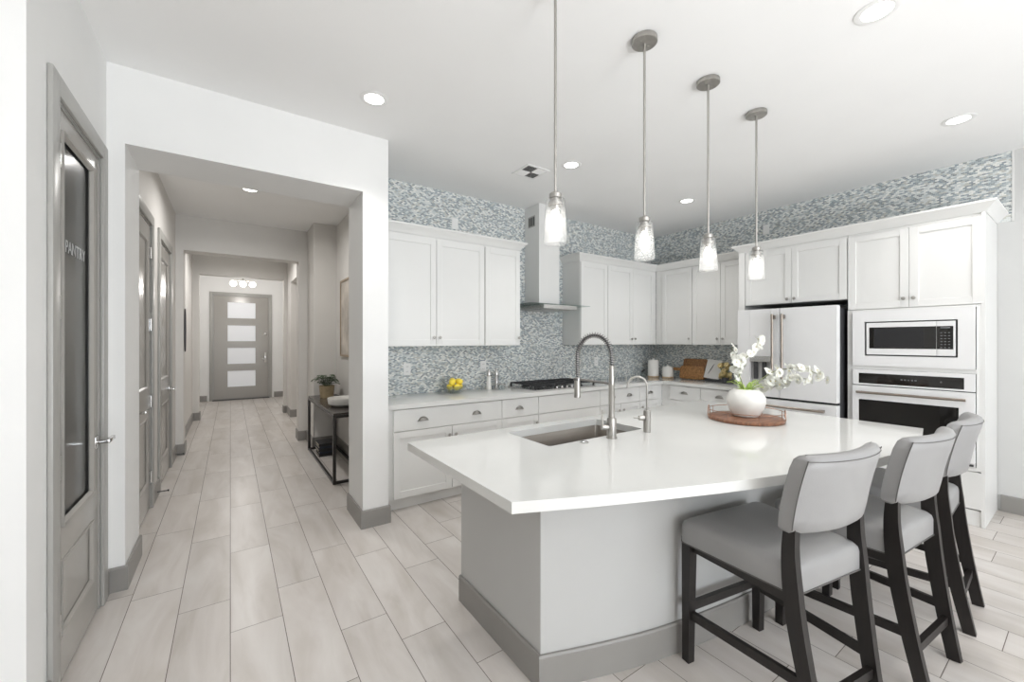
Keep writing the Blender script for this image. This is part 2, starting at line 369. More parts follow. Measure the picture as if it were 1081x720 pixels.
# rear wall with sliding door opening, left wall of the living space
struct('wall_rear', MB().box(-4.6, 0.3, -5.0, -4.88, 0, CH).box(3.5, 5.42, -5.0, -4.88, 0, CH).box(0.3, 3.5, -5.0, -4.88, 2.55, CH), 'wall', smooth=False)
struct('wall_living', MB().box(-4.6, -4.48, -4.88, 2.2, 0, CH), 'taupe', smooth=False)  # unseen wall, its darker paint chosen to dim light from the left
w1 = sroot('window_1', (1.90, -4.94, 0))
fm = MB()
for xx in (0.3, 1.08, 1.87, 2.65, 3.44): fm.box(xx, xx+0.06, -4.98, -4.9, 0.0, 2.55)
fm.box(0.36, 3.44, -4.975, -4.905, 0.0, 0.08).box(0.36, 3.44, -4.975, -4.905, 2.47, 2.55)
fm.obj('window_frame', 'black', w1, smooth=False)


# hall
HL = -0.57
HDR = 6.65
D1a, D1b, D2a, D2b, DH = 3.96, 4.69, 5.20, 6.065, 2.45
struct('wall_hall_left', MB().box(HL-0.12, HL, YO1, D1a, 0, CH).box(HL-0.12, HL, D1b, D2a, 0, CH).box(HL-0.12, HL, D2b, HDR, 0, CH).box(HL-0.12, HL, D1a, D1b, DH, CH).box(HL-0.12, HL, D2a, D2b, DH, CH).box(HL-0.2, HL-0.14, 3.71, HDR, 0, CH), 'taupe', smooth=False)
struct('wall_hall_header', MB().box(HL-0.2, -0.492, HDR, 6.9, 0, CH).box(0.822, 1.3, HDR, 6.9, 0, CH).box(-0.492, 0.822, HDR, 6.9, 2.61, CH), 'taupe', smooth=False)
struct('wall_niche', MB().box(0.93, 1.3, 6.08, HDR-0.001, 0, CH).box(1.22, 1.3, YA+0.101, 6.079, 0, CH), 'taupe', smooth=False)
struct('wall_corridor_left', MB().box(HL-0.2, HL, 6.901, 9.4, 0, CH), 'taupe', smooth=False)
struct('wall_corridor_right', MB().box(0.95, 2.0, 8.8, 9.399, 0, CH).box(1.3, 1.4, 6.901, 8.8, 0, CH).box(0.95, 1.299, 6.901, 8.799, 2.57, CH), 'taupe', smooth=False)
struct('wall_foyer_header', MB().box(HL-0.2, -0.473, 9.4, 9.6, 0, CH).box(0.892, 2.0, 9.4, 9.6, 0, CH).box(-0.473, 0.892, 9.4, 9.6, 2.68, CH), 'taupe', smooth=False)
struct('wall_foyer', MB().box(-1.1, -1.0, 9.601, 12.3, 0, CH).box(1.5, 1.6, 9.601, 12.3, 0, CH).box(-1.0, -0.36, 12.2, 12.3, 0, CH).box(0.83, 1.5, 12.2, 12.3, 0, CH).box(-0.36, 0.83, 12.2, 12.3, 2.585, CH), 'wall', smooth=False)

# baseboards
BP = [(0, 0.0), (0.015, 0.0), (0.015, 0.132), (0.010, 0.14), (0, 0.14)]
e = 0.001
def baseb(name, path, m='base'): return struct(name, MB().sweep(path, BP), m, angle=30)
baseb('baseboard_column', [(0.842-e, YO1), (0.842-e, YO0-e), (1.04+e, YO0-e), (1.04+e, 3.36)])
baseb('baseboard_opening', [(XL+e, YO0-e), (-0.507+e, YO0-e), (-0.507+e, YO1)])
baseb('baseboard_pantry', [(XL+e, PD1+0.095), (XL+e, YO0-0.018)])
baseb('baseboard_pantry_side', [(-4.45, 2.129), (XL+e, 2.129), (XL+e, PD0-0.095)])
baseb('baseboard_right', [(XB-e, 0.50), (XB-e, -4.8)])
baseb('baseboard_hall_left', [(HL+e, D2b+0.09), (HL+e, HDR-e), (-0.492+e, HDR-e), (-0.492+e, 6.9)][0:1]+[(HL+e, HDR-e-0.0), (-0.492+e, HDR-e), (-0.492+e, 6.9)])
baseb('baseboard_hall_middle', [(HL+e, D1b+0.09), (HL+e, D2a-0.09)])
baseb('baseboard_header_right', [(0.822-e, 6.9), (0.822-e, HDR-e), (0.93-e, HDR-e), (0.93-e, 6.079), (1.22-e, 6.079), (1.22-e, 4.12)])
baseb('baseboard_corridor_left', [(HL+e, 6.92), (HL+e, 9.399), (-0.473+e, 9.399), (-0.473+e, 9.6)])
baseb('baseboard_corridor_right', [(0.892-e, 9.6), (0.892-e, 9.399), (0.95-e, 9.399), (0.95-e, 8.799), (1.29, 8.799)])
baseb('baseboard_foyer_left', [(-0.999, 9.7), (-0.999, 12.199), (-0.46, 12.199)])
baseb('baseboard_foyer_right', [(0.93, 12.199), (1.499, 12.199), (1.499, 9.7)])

# ---------------- doors (setting): leaf faces +X at plane X = xw
def casing(root, xw, y0, y1, h, wd=0.085, th=0.018, mat_='casing'):
    MB().box(xw+e, xw+th, y0-wd, y0, 0, h+wd, 0.004).box(xw+e, xw+th, y1, y1+wd, 0, h+wd, 0.004).box(xw+e, xw+th, y0, y1, h, h+wd, 0.004).box(
        xw-0.118, xw, y0-0.0, y0+0.014, 0, h).box(xw-0.118, xw, y1-0.014, y1, 0, h).box(xw-0.118, xw, y0+0.014, y1-0.014, h-0.014, h).obj('casing', mat_, root)
def leaf_ring(mb, x0, x1, y0, y1, z0, z1, ay0, ay1, az0, az1):
    mb.box(x0, x1, y0, ay0, z0, z1).box(x0, x1, ay1, y1, z0, z1).box(x0, x1, ay0, ay1, z0, az0).box(x0, x1, ay0, ay1, az1, z1)
def moulding(mb, x, ay0, ay1, az0, az1, w=0.022, pr=0.010):
    # bead round a panel, raised by pr from plane x
    P = [(ay0, az0), (ay1, az0), (ay1, az1), (ay0, az1)]
    def lp(i, o): return [(x+o, y+(i if y == ay0 else -i), z+(i if z == az0 else -i)) for y, z in P]
    l = [lp(0, 0), lp(0, pr), lp(w*0.5, pr*0.7), lp(w, -0.008)]
    mb.loft(l, cap=False)
def lever(root, x, y, z, dy, m='chrome'):
    h = MB().box(x+e, x+0.010, y-0.032, y+0.032, z-0.032, z+0.032, 0.003).cyl((x+0.01, y, z), (x+0.055, y, z), 0.011)
    h.box(x+0.042, x+0.060, min(y, y+dy)-0.012, max(y, y+dy)+0.004, z-0.011, z+0.011, 0.004).obj('door_handle', m, root)
def hinges(root, x, y, zs):
    for z in zs:
        MB().cyl((x+0.010, y, z-0.05), (x+0.010, y, z+0.05), 0.009, 12).box(x+0.0005, x+0.004, y-0.004, y+0.034, z-0.05, z+0.05).obj('hinge', 'chrome', root)

# pantry door with reeded glass
d1 = sroot('door_1', (XL, (PD0+PD1)/2, 0), 'taupe pantry door with tall reeded glass panel lettered PANTRY', 'door')
casing(d1, XL, PD0, PD1, PDH)
lf = MB(); x0, x1 = XL-0.045, XL-0.004; gy0, gy1, gz0, gz1 = 2.505, 2.985, 0.66, 2.345
y0, y1 = PD0+0.017, PD1-0.017
lf.box(x0, x1, y0, gy0, 0.012, PDH-0.017).box(x0, x1, gy1, y1, 0.012, PDH-0.017).box(x0, x1, gy0, gy1, gz1, PDH-0.017).box(x0, x1, gy0, gy1, 0.52, gz0).box(x0, x1, gy0, gy1, 0.012, 0.20)
lf.box(x0+0.008, x1-0.010, gy0, gy1, 0.20, 0.52)
moulding(lf, x1, gy0, gy1, gz0, gz1); moulding(lf, x1, gy0, gy1, 0.20, 0.52, pr=0.006)
lf.obj('door_panel', 'door', d1, angle=25)
gp = MB(); ys = [gy0+(gy1-gy0)*k/96 for k in range(97)]
front = [(XL-0.020+0.0009*abs(math.sin(math.pi*k/2)), y) for k, y in enumerate(ys)]
gp.loft([[(xx, yy, gz0), (xx, yy, gz1), (xx-0.006, yy, gz1), (xx-0.006, yy, gz0)] for xx, yy in front])
gp.obj('glass_pane', 'reeded', d1, angle=80)
def text(s, size, loc, rot, m, parent, name='lettering', depth=0.0006):
    c = bpy.data.curves.new(name, 'FONT'); c.body = s; c.size = size; c.extrude = depth; c.align_x = 'CENTER'; c.align_y = 'CENTER'
    t = bpy.data.objects.new(name, c); COL.objects.link(t)
    dg = bpy.context.evaluated_depsgraph_get(); me = bpy.data.meshes.new_from_object(t.evaluated_get(dg)); bpy.data.objects.remove(t)
    me.transform(Matrix.Translation(Vector(loc)-Vector(parent['_o'] if '_o' in parent else (0, 0, 0))) @ rot)
    me.materials.clear(); me.materials.append(M[m])
    o = bpy.data.objects.new(name, me); COL.objects.link(o); o.parent = parent; return o
ROTX = Matrix(((0, 0, 1, 0), (1, 0, 0, 0), (0, 1, 0, 0), (0, 0, 0, 1)))       # text lying along +Y, facing +X
text('PANTRY', 0.080, (XL-0.0165, (gy0+gy1)/2+0.015, 1.87), ROTX, 'etch', d1)
lever(d1, XL-0.004, y1-0.06, 0.915, 0.11*(-1)*-1)
hinges(d1, XL-0.004, y0+0.004, (0.28, 0.93, 1.59, 2.21))
# pantry shelving behind the glass
sh = thing('pantry_shelves', 'white shelves inside the pantry behind the reeded glass door', 'shelf', (-1.62, 2.69, 0)); sh['_o'] = [-1.62, 2.69, 0]
for z in (0.5, 0.95, 1.4, 1.85, 2.25): MB().box(-1.84, -1.40, 2.15, 3.22, z, z+0.025).obj('shelf_board', 'cab', sh)
MB().box(-1.845, -1.83, 2.15, 3.22, 0.0, 2.4).box(-1.83, -1.40, 2.14, 2.149, 0, 2.4).obj('shelf_frame', 'cab', sh)

def panel_door(name, yy0, yy1, hinge_hi, lever_y, ldy, label):
    d = sroot(name, (HL, (yy0+yy1)/2, 0), label, 'door')
    casing(d, HL, yy0, yy1, DH)
    x0, x1 = HL-0.045, HL-0.004; y0, y1 = yy0+0.017, yy1-0.017
    a0, a1 = y0+0.11, y1-0.11; l = MB()
    l.box(x0, x1, y0, a0, 0.012, DH-0.017).box(x0, x1, a1, y1, 0.012, DH-0.017).box(x0, x1, a0, a1, 2.30, DH-0.017).box(x0, x1, a0, a1, 0.80, 1.05).box(x0, x1, a0, a1, 0.012, 0.24)
    l.box(x0+0.006, x1-0.010, a0, a1, 0.24, 0.80).box(x0+0.006, x1-0.010, a0, a1, 1.05, 2.30)
    moulding(l, x1, a0, a1, 0.24, 0.80, pr=0.006); moulding(l, x1, a0, a1, 1.05, 2.30, pr=0.006)
    l.obj('door_panel', 'door', d, angle=25)
    lever(d, x1, lever_y, 0.915, ldy)
    hinges(d, x1, (y1-0.004) if hinge_hi else (y0+0.004), (0.28, 0.93, 1.59, 2.21))
panel_door('door_2', D1a, D1b, True, D1a+0.10, 0.10, 'taupe panel door in hall, nearer to the kitchen opening')
panel_door('door_3', D2a, D2b, False, D2b-0.08, -0.10, 'taupe panel door in hall, farther of the two on the left')
# front door with four frosted lites
d4 = sroot('door_4', (0.235, 12.2, 0), 'grey front door with four frosted glass lites at hall end', 'door')
fx0, fx1, fh = -0.355, 0.825, 2.575
MB().box(fx0-0.06, fx0, 12.178, 12.199, 0, fh+0.065, 0.004).box(fx1, fx1+0.06, 12.178, 12.199, 0, fh+0.065, 0.004).box(fx0, fx1, 12.178, 12.199, fh, fh+0.065, 0.004).box(fx0, fx0+0.02, 12.2, 12.28, 0, fh).box(fx1-0.02, fx1, 12.2, 12.28, 0, fh).box(fx0+0.02, fx1-0.02, 12.2, 12.28, fh-0.02, fh).obj('casing', 'casing', d4)
zs = [(0.316, 0.713), (0.883, 1.281), (1.446, 1.838), (2.014, 2.406)]
l = MB(); lx0, lx1 = -0.055, 0.525; a, b = fx0+0.022, fx1-0.022
l.box(a, lx0, 12.215, 12.255, 0.02, fh-0.022).box(lx1, b, 12.215, 12.255, 0.02, fh-0.022)
zz = [0.02]+[q for p in zs for q in p]+[fh-0.022]
for k in range(0, len(zz), 2): l.box(lx0, lx1, 12.215, 12.255, zz[k], zz[k+1])
l.obj('door_panel', 'door', d4, smooth=False)
for z0, z1 in zs: MB().box(lx0+e, lx1-e, 12.228, 12.242, z0+e, z1-e).obj('glass_lite', 'lite', d4)
MB().box(0.715, 0.765, 12.200, 12.214, 0.90, 1.16, 0.004).cyl((0.74, 12.2, 1.0), (0.74, 12.16, 1.0), 0.01).box(0.65, 0.75, 12.15, 12.168, 0.99, 1.012, 0.004).obj('door_handle', 'chrome', d4)
MB().cyl((0.735, 12.214, 1.64), (0.735, 12.195, 1.64), 0.03).obj('deadbolt', 'chrome', d4)
MB().box(fx0, fx1, 12.13, 12.29, 0.0, 0.018, 0.003).obj('threshold', 'dgrey', d4)

# ------------------------------------------------------------ kitchen cabinets
def shaker(mb, x0, x1, z0, z1, y=0.0, th=0.02, rail=0.058, rec=0.009):
    mb.box(x0, x0+rail, y, y+th, z0, z1, 0.0015, 1).box(x1-rail, x1, y, y+th, z0, z1, 0.0015, 1)
    mb.box(x0+rail, x1-rail, y, y+th, z0, z0+rail, 0.0015, 1).box(x0+rail, x1-rail, y, y+th, z1-rail, z1, 0.0015, 1)
    mb.box(x0+rail-0.001, x1-rail+0.001, y+rec, y+th-0.001, z0+rail-0.001, z1-rail+0.001)
    return mb
def knob(parent, x, z, y=0.0):
    prof = [(0.0045, 0), (0.0045, 0.012), (0.013, 0.016), (0.015, 0.021), (0.012, 0.026), (0.004, 0.028)]
    MB().lathe(prof, n=14).xf(Matrix.Translation((x, y-0.0005, z)) @ Matrix.Rotation(R(90), 4, 'X')).obj('knob', 'nickel', parent)
def cup_pull(parent, x, z, y=0.0):
    w, h, d = 0.046, 0.034, 0.026; L = []
    for i in range(13):
        a = R(180*i/12); cx_, top = math.cos(a), math.sin(a); row = []
        for k in range(5):
            t = R(90*k/4)
            row.append((x+cx_*w*(0.55+0.45*math.cos(t*0.6)), y-0.001-d*math.sin(t)*(0.25+0.75*top), z-0.012+h*top*math.cos(t*0.85)))
        L.append(row)
    mb = MB(); bm = mb.bm
    V = [[bm.verts.new(p) for p in r] for r in L]
    for i in range(12):
        for k in range(4): bm.faces.new((V[i][k], V[i][k+1], V[i+1][k+1], V[i+1][k]))
    bmesh.ops.solidify(bm, geom=list(bm.faces), thickness=0.0025)
    mb.box(x-w-0.006, x+w+0.006, y-0.003, y-0.0005, z-0.016, z-0.009)
    mb.obj('cup_pull', 'nickel', parent, angle=50)
def add_door(root, x0, x1, z0, z1, kx=None, kz=None):
    d = shaker(MB(), x0, x1, z0, z1).obj('door', 'cab', root, smooth=False)
    if kx is not None: knob(d, kx, kz)
    return d
def add_drawer(root, x0, x1, z0, z1, pulls=()):
    d = MB().box(x0, x1, 0.0, 0.02, z0, z1, 0.002).obj('drawer', 'cab', root, smooth=False)
    for p in pulls: cup_pull(d, p[0], p[1])
    return d
def base_unit(loc, rz, Wd, label, drawers, doors, D=0.60, ends=(0.0, 0.0)):
    t = thing('base_cabinet', label, 'cabinet', loc, rz, 'white base cabinets')
    MB().box(-ends[0]+0.0008, Wd+ends[1]-0.0008, 0.0205, D, 0.10, 0.8735).obj('body', 'cab', t, smooth=False)
    MB().box(-ends[0]+0.0008, Wd+ends[1]-0.0008, 0.075, 0.09, 0.0, 0.0995).obj('toe_kick', 'cab', t, smooth=False)
    g = 0.0025
    for x0, x1, z0, z1, pulls in drawers: add_drawer(t, x0+g, x1-g, z0, z1, pulls)
    for x0, x1, z0, z1, kx, kz in doors: add_door(t, x0+g, x1-g, z0, z1, kx, kz)
    return t
ZD0, ZD1, ZT = 0.682, 0.864, 0.676
FY = 3.385; FX = 4.80
X = 1.126
base_unit((X, FY, 0), 0, 1.089, 'white base cabinet with wide two-pull drawer over two doors, beside the wall end', [(0, 1.089, ZD0, ZD1, [(0.264, 0.768), (0.80, 0.768)])], [(0, 0.545, 0.112, ZT, 0.512, 0.60), (0.545, 1.089, 0.112, ZT, 0.578, 0.60)], ends=(0.075, 0))
X = 2.216
base_unit((X, FY, 0), 0, 0.460, 'narrow white base cabinet with one drawer over one door, left of the cooktop', [(0, 0.460, ZD0, ZD1, [(0.213, 0.768)])], [(0, 0.460, 0.112, ZT, 0.425, 0.60)])
X = 2.677
t = base_unit((X, FY, 0), 0, 0.928, 'white base cabinet with plain front panel and deep drawers under the cooktop', [(0, 0.928, ZD0, ZD1, []), (0, 0.928, 0.40, ZT, [(0.23, 0.56), (0.69, 0.56)]), (0, 0.928, 0.112, 0.395, [(0.23, 0.28), (0.69, 0.28)])], [])
X = 3.606
base_unit((X, FY, 0), 0, 0.727, 'white base cabinet with two cup pulls and a pair of doors, right of the cooktop', [(0, 0.727, ZD0, ZD1, [(0.21, 0.772), (0.521, 0.772)])], [(0, 0.363, 0.112, ZT, 0.322, 0.60), (0.363, 0.727, 0.112, ZT, 0.402, 0.60)])
X = 4.334
base_unit((X, FY, 0), 0, 0.416, 'white base cabinet with one drawer against the inside counter corner', [(0, 0.416, ZD0, ZD1, [(0.212, 0.774)])], [(0, 0.416, 0.112, ZT, 0.035, 0.60)], ends=(0, 0.069))
base_unit((FX, 3.275, 0), -90, 0.434, 'white base cabinet under the canisters, facing the island, next to the corner', [(0, 0.434, ZD0, ZD1, [(0.213, 0.778)])], [(0, 0.434, 0.112, ZT, 0.40, 0.60)], ends=(0.1285, 0))
base_unit((FX, 2.840, 0), -90, 0.462, 'white base cabinet under the cutting boards, beside the refrigerator panel', [(0, 0.462, ZD0, ZD1, [(0.235, 0.778)])], [(0, 0.462, 0.112, ZT, 0.035, 0.60)])

# worktop, L shaped
tag(MB().prism([(1.045, 3.36), (FX-0.025, 3.36), (FX-0.025, 2.3785), (XB-0.002, 2.3785), (XB-0.002, YA-0.002), (1.045, YA-0.002)], 0.874, 0.914, 0.003).obj('worktop', 'quartz'),
    'white quartz worktop running round the corner under the mosaic wall', 'countertop')

def upper_unit(loc, rz, Wd, label, doors, D=0.35, H=1.05, ends=(0, 0), name='wall_cabinet', grp='white wall cabinets'):
    t = thing(name, label, 'cabinet', loc, rz, grp)
    MB().box(-ends[0]+0.0008, Wd+ends[1]-0.0008, 0.0205, D, 0.0, H).obj('body', 'cab', t, smooth=False)
    for x0, x1, z0, z1, kx, kz in doors: add_door(t, x0+0.002, x1-0.002, z0, z1, kx, kz)
    return t
UY = 3.66; UZ = 1.40
upper_unit((1.10, UY, UZ), 0, 1.082, 'white wall cabinet with two doors, left of the range hood beside the column', [(0, 0.540, 0.004, 1.03, 0.510, 0.084), (0.540, 1.078, 0.004, 1.03, 0.570, 0.084)], D=0.337, ends=(0.055, 0))
upper_unit((2.183, UY, UZ), 0, 0.462, 'white single door wall cabinet directly left of the range hood', [(0.004, 0.452, 0.004, 1.03, 0.425, 0.084)], D=0.337)
upper_unit((3.555, UY, UZ), 0, 0.485, 'white single door wall cabinet directly right of the range hood', [(0.004, 0.482, 0.004, 1.03, 0.045, 0.080)], D=0.337)
upper_unit((4.041, UY, UZ), 0, 1.028, 'white two door wall cabinet filling the kitchen corner above the spring faucet', [(0.002, 0.495, 0.004, 1.03, 0.462, 0.080), (0.495, 0.96, 0.004, 1.03, 0.528, 0.080)], D=0.337)
UX = 5.05
upper_unit((UX, 3.60, UZ), -90, 0.492, 'white single door wall cabinet on right wall next to the corner', [(0.035, 0.490, 0.004, 1.03, 0.455, 0.080)], D=0.368, ends=(0.077, 0))
upper_unit((UX, 3.107, UZ), -90, 0.728, 'white two door wall cabinet above the cutting boards beside the refrigerator', [(0.002, 0.380, 0.004, 1.03, 0.345, 0.080), (0.380, 0.724, 0.004, 1.03, 0.415, 0.080)], D=0.368)
CP = [(-0.012, 2.4515), (0.004, 2.4515), (0.012, 2.465), (0.020, 2.478), (0.038, 2.500), (0.055, 2.515), (0.062, 2.520), (0.062, 2.535), (-0.012, 2.535)]
tag(MB().sweep([(2.646, YA-0.002), (2.646, UY+0.019), (1.042, UY+0.019)][::-1][::-1], [(-o, z) for o, z in CP][::-1]).obj('crown_moulding', 'cab'), 'white crown moulding on top of the cabinets left of the hood', 'moulding', 'white crown mouldings')
tag(MB().sweep([(3.555, YA-0.002), (3.555, UY+0.019), (UX+0.019, UY+0.019), (UX+0.019, 2.444)], CP).obj('crown_moulding', 'cab'), 'white crown moulding turning the kitchen corner above the wall cabinets', 'moulding', 'white crown mouldings')

# ---------------- refrigerator enclosure and oven tower (front plane X = 4.80, viewed from -X)
XT = 4.80
t = upper_unit((XT, 2.309, 1.845), -90, 0.932, 'white two door cabinet over the refrigerator', [(0.004, 0.462, 0.004, 0.582, 0.430, 0.045), (0.462, 0.928, 0.004, 0.582, 0.495, 0.045)], D=0.615, H=0.605)
MB().box(-0.068, -0.001, 0.0, 0.618, -1.845, 0.605).obj('side_panel', 'cab', t, smooth=False)
tw = thing('oven_tower_cabinet', 'tall white cabinet holding the built-in microwave and wall oven', 'cabinet', (XT, 1.376, 0), -90)
TWd = 0.856
b = MB().box(0.0008, 0.02, 0.0205, 0.615, 0.0, 2.45).box(TWd-0.02, TWd, 0.0005, 0.615, 0.0, 2.45)
b.box(0.02, TWd-0.02, 0.60, 0.615, 0.1, 2.45).box(0.02, TWd-0.02, 0.0205, 0.60, 2.43, 2.45).box(0.02, TWd-0.02, 0.0205, 0.60, 1.735, 1.755)
b.box(0.02, TWd-0.02, 0.0205, 0.60, 1.195, 1.212).box(0.02, TWd-0.02, 0.0205, 0.60, 0.43, 0.45).box(0.02, TWd-0.02, 0.0205, 0.60, 0.10, 0.12)
b.box(0.0015, 0.038, 0.0015, 0.0205, 0.43, 1.735).box(TWd-0.045, TWd-0.0205, 0.0015, 0.0205, 0.43, 1.735).box(0.038, TWd-0.045, 0.0015, 0.0205, 0.425, 0.455)
b.box(0.038, TWd-0.045, 0.0015, 0.0205, 1.7185, 1.735).box(0.038, TWd-0.045, 0.0015, 0.0205, 1.1915, 1.2255)
b.obj('body', 'cab', tw, smooth=False)
MB().box(0.02, TWd-0.0205, 0.012, 0.03, 0.0, 0.118).obj('toe_kick', 'cab', tw, smooth=False)
add_door(tw, 0.004, 0.424, 1.742, 2.425, 0.392, 1.818); add_door(tw, 0.427, 0.846, 1.742, 2.425, 0.456, 1.818)
add_drawer(tw, 0.004, 0.846, 0.130, 0.420)
tag(MB().sweep([(XB-0.002, 2.378), (XT+0.019, 2.378), (XT+0.019, 0.519), (XB-0.002, 0.519)], CP).obj('crown_moulding', 'cab'), 'white crown moulding above the refrigerator and oven tower', 'moulding', 'white crown mouldings')

# microwave with trim kit: local x right (world -Y), y back
def U(y): return 1.376-y      # world Y -> tower local x
mw = thing('microwave', 'white built-in microwave with black window in the tall cabinet', 'microwave', (XT, 1.376, 0), -90)
a0, a1, b0, b1 = U(1.332), U(0.569), 1.226, 1.718
c0, c1, e0, e1 = U(1.246), U(0.662), 1.316, 1.624
fr = MB(); fr.box(a0, c0, -0.020, -0.0005, b0, b1).box(c1, a1, -0.020, -0.0005, b0, b1).box(c0, c1, -0.020, -0.0005, b0, e0).box(c0, c1, -0.020, -0.0005, e1, b1)
fr.obj('trim_frame', 'appl', mw, smooth=False)
MB().box(c0+0.002, c1-0.002, 0.012, 0.42, e0+0.002, e1-0.002).obj('body', 'black', mw, smooth=False)
f0, f1, g0, g1 = c0+0.013, c1-0.013, e0+0.012, e1-0.010; dv = U(0.782)
dp = MB().box(f0, dv-0.001, -0.016, 0.011, g0, g1, 0.003).obj('door', 'appl', mw, smooth=False)
MB().box(f0+0.022, dv-0.002, -0.0175, -0.0162, g0+0.055, g1-0.042).obj('window', 'bglass', dp, smooth=False)
MB().box(f0+0.055, dv-0.075, -0.0182, -0.0176, g0+0.065, g1-0.052).obj('window_mesh', 'black', dp, smooth=False)
cp = MB().box(dv+0.001, f1, -0.016, 0.011, g0, g1, 0.003).obj('control_panel', 'appl', mw, smooth=False)
MB().box(dv+0.002, f1-0.012, -0.0175, -0.0162, g0+0.055, g1-0.042).obj('keypad', 'bglass', cp, smooth=False)
k = MB()
for i in range(3):
    for j in range(6): k.box(dv+0.022+i*0.022, dv+0.022+i*0.022+0.012, -0.0182, -0.0176, g0+0.066+j*0.024, g0+0.066+j*0.024+0.006)
k.obj('key_legends', 'keys', cp, smooth=False)
MB().box(dv+0.022, dv+0.078, -0.0182, -0.0176, g1-0.060, g1-0.050).obj('clock_display', 'keys', cp, smooth=False)
MB().box(dv+0.012, f1-0.014, -0.0185, -0.0162, g0+0.012, g0+0.042, 0.002).obj('open_button', 'appl', cp, smooth=False)

ov = thing('wall_oven', 'white wall oven with bronze handle below the microwave', 'oven', (XT, 1.376, 0), -90)
MB().box(0.042, TWd-0.05, 0.022, 0.58, 0.46, 1.188).obj('body', 'dgrey', ov, smooth=False)
cpn = MB().box(a0, a1, -0.018, -0.0003, 1.050, 1.190, 0.002).obj('control_panel', 'appl', ov, smooth=False)
MB().box(U(1.286), U(0.628), -0.0195, -0.0182, 1.065, 1.157).obj('display_glass', 'bglass', cpn, smooth=False)
k = MB()
for i in range(5): k.box(U(1.00)+i*0.022, U(1.00)+i*0.022+0.012, -0.0202, -0.0196, 1.108, 1.118)
k.obj('display_legends', 'keys', cpn, smooth=False)
MB().box(U(0.76), U(0.752), -0.0202, -0.0196, 1.108, 1.118).obj('touch_mark', 'keys', cpn, smooth=False)
dr = MB(); wy0, wy1, wz0, wz1 = U(1.284), U(0.656), 0.56, 0.918
dr.box(a0, wy0, -0.030, -0.0003, 0.49, 1.042, 0.002).box(wy1, a1, -0.030, -0.0003, 0.49, 1.042, 0.002).box(wy0, wy1, -0.030, -0.0003, 0.49, wz0, 0.002).box(wy0, wy1, -0.030, -0.0003, wz1, 1.042, 0.002)
dr = dr.obj('door', 'appl', ov, smooth=False)
MB().box(wy0+e, wy1-e, -0.0285, -0.010, wz0+e, wz1-e).obj('window', 'bglass', dr, smooth=False)
hb = MB().cyl((U(1.290), -0.075, 0.985), (U(0.612), -0.075, 0.985), 0.011)
for yy in (1.262, 0.640): hb.cyl((U(yy), -0.075, 0.985), (U(yy), -0.0302, 0.985), 0.009)
hb.obj('handle', 'bronze', dr)
MB().box(a0, a1, -0.012, -0.0003, 0.458, 0.486).obj('vent_strip', 'appl', ov, smooth=False)
MB().box(a1-0.07, a1-0.01, -0.014, -0.0122, 0.463, 0.480).obj('vent_slot', 'slot', ov, smooth=False)

# refrigerator
FXf = 4.62
rf = thing('refrigerator', 'white french door refrigerator with bronze handles and black sides', 'refrigerator', (FXf, 2.303, 0), -90)
FW = 0.902
MB().box(0.006, FW-0.006, 0.078, 0.78, 0.03, 1.765, 0.004).obj('body', 'dgrey', rf, smooth=False)
MB().box(0.03, FW-0.03, 0.10, 0.75, 0.0, 0.029).obj('base_grille', 'black', rf, smooth=False)
mid = 2.303-1.884
ld = MB()
px0, px1, pz0, pz1 = 0.130, 0.335, 0.985, 1.29
ld.box(0.0, px0, 0, 0.075, 0.868, 1.785, 0.004).box(px1, mid-0.003, 0, 0.075, 0.868, 1.785, 0.004).box(px0, px1, 0, 0.075, 0.868, pz0, 0.002).box(px0, px1, 0, 0.075, pz1, 1.785, 0.002).box(px0, px1, 0.055, 0.075, pz0, pz1)
ld = ld.obj('door', 'appl', rf, smooth=False)
dsp = MB().box(px0+0.001, px1-0.001, -0.004, 0.010, pz1-0.06, pz1-0.001, 0.002).obj('dispenser', 'steel', ld, smooth=False)
MB().box(px0+0.03, px0+0.07, 0.015, 0.04, pz0+0.06, pz1-0.062, 0.004).box(px0+0.115, px0+0.155, 0.015, 0.04, pz0+0.06, pz1-0.062, 0.004).obj('dispenser_paddle', 'dgrey', dsp, smooth=False)
MB().box(px0+0.004, px1-0.004, 0.004, 0.054, pz0+0.001, pz0+0.012).obj('drip_tray', 'steel', dsp, smooth=False)
rd = MB().box(mid+0.003, FW, 0, 0.075, 0.868, 1.785, 0.004).obj('door', 'appl', rf, smooth=False)
fd = MB().box(0, FW, 0, 0.075, 0.07, 0.845, 0.004).obj('freezer_drawer', 'appl', rf, smooth=False)
def vbar(par, xx):
    h = MB().cyl((xx, -0.058, 0.97), (xx, -0.058, 1.725), 0.011)
    for z in (1.0, 1.695): h.box(xx-0.012, xx+0.012, -0.062, -0.0005, z-0.02, z+0.02, 0.003)
    h.obj('handle', 'bronze', par)
vbar(ld, mid-0.045); vbar(rd, mid+0.045)
h = MB().cyl((0.10, -0.058, 0.785), (FW-0.085, -0.058, 0.785), 0.012)
for xx in (0.13, FW-0.115): h.box(xx-0.022, xx+0.022, -0.062, -0.0005, 0.773, 0.797, 0.003)
h.obj('handle', 'bronze', fd)
MB().box(0.02, FW-0.02, 0.0765, 0.078, 0.84, 0.875).obj('gasket', 'black', rf, smooth=False)

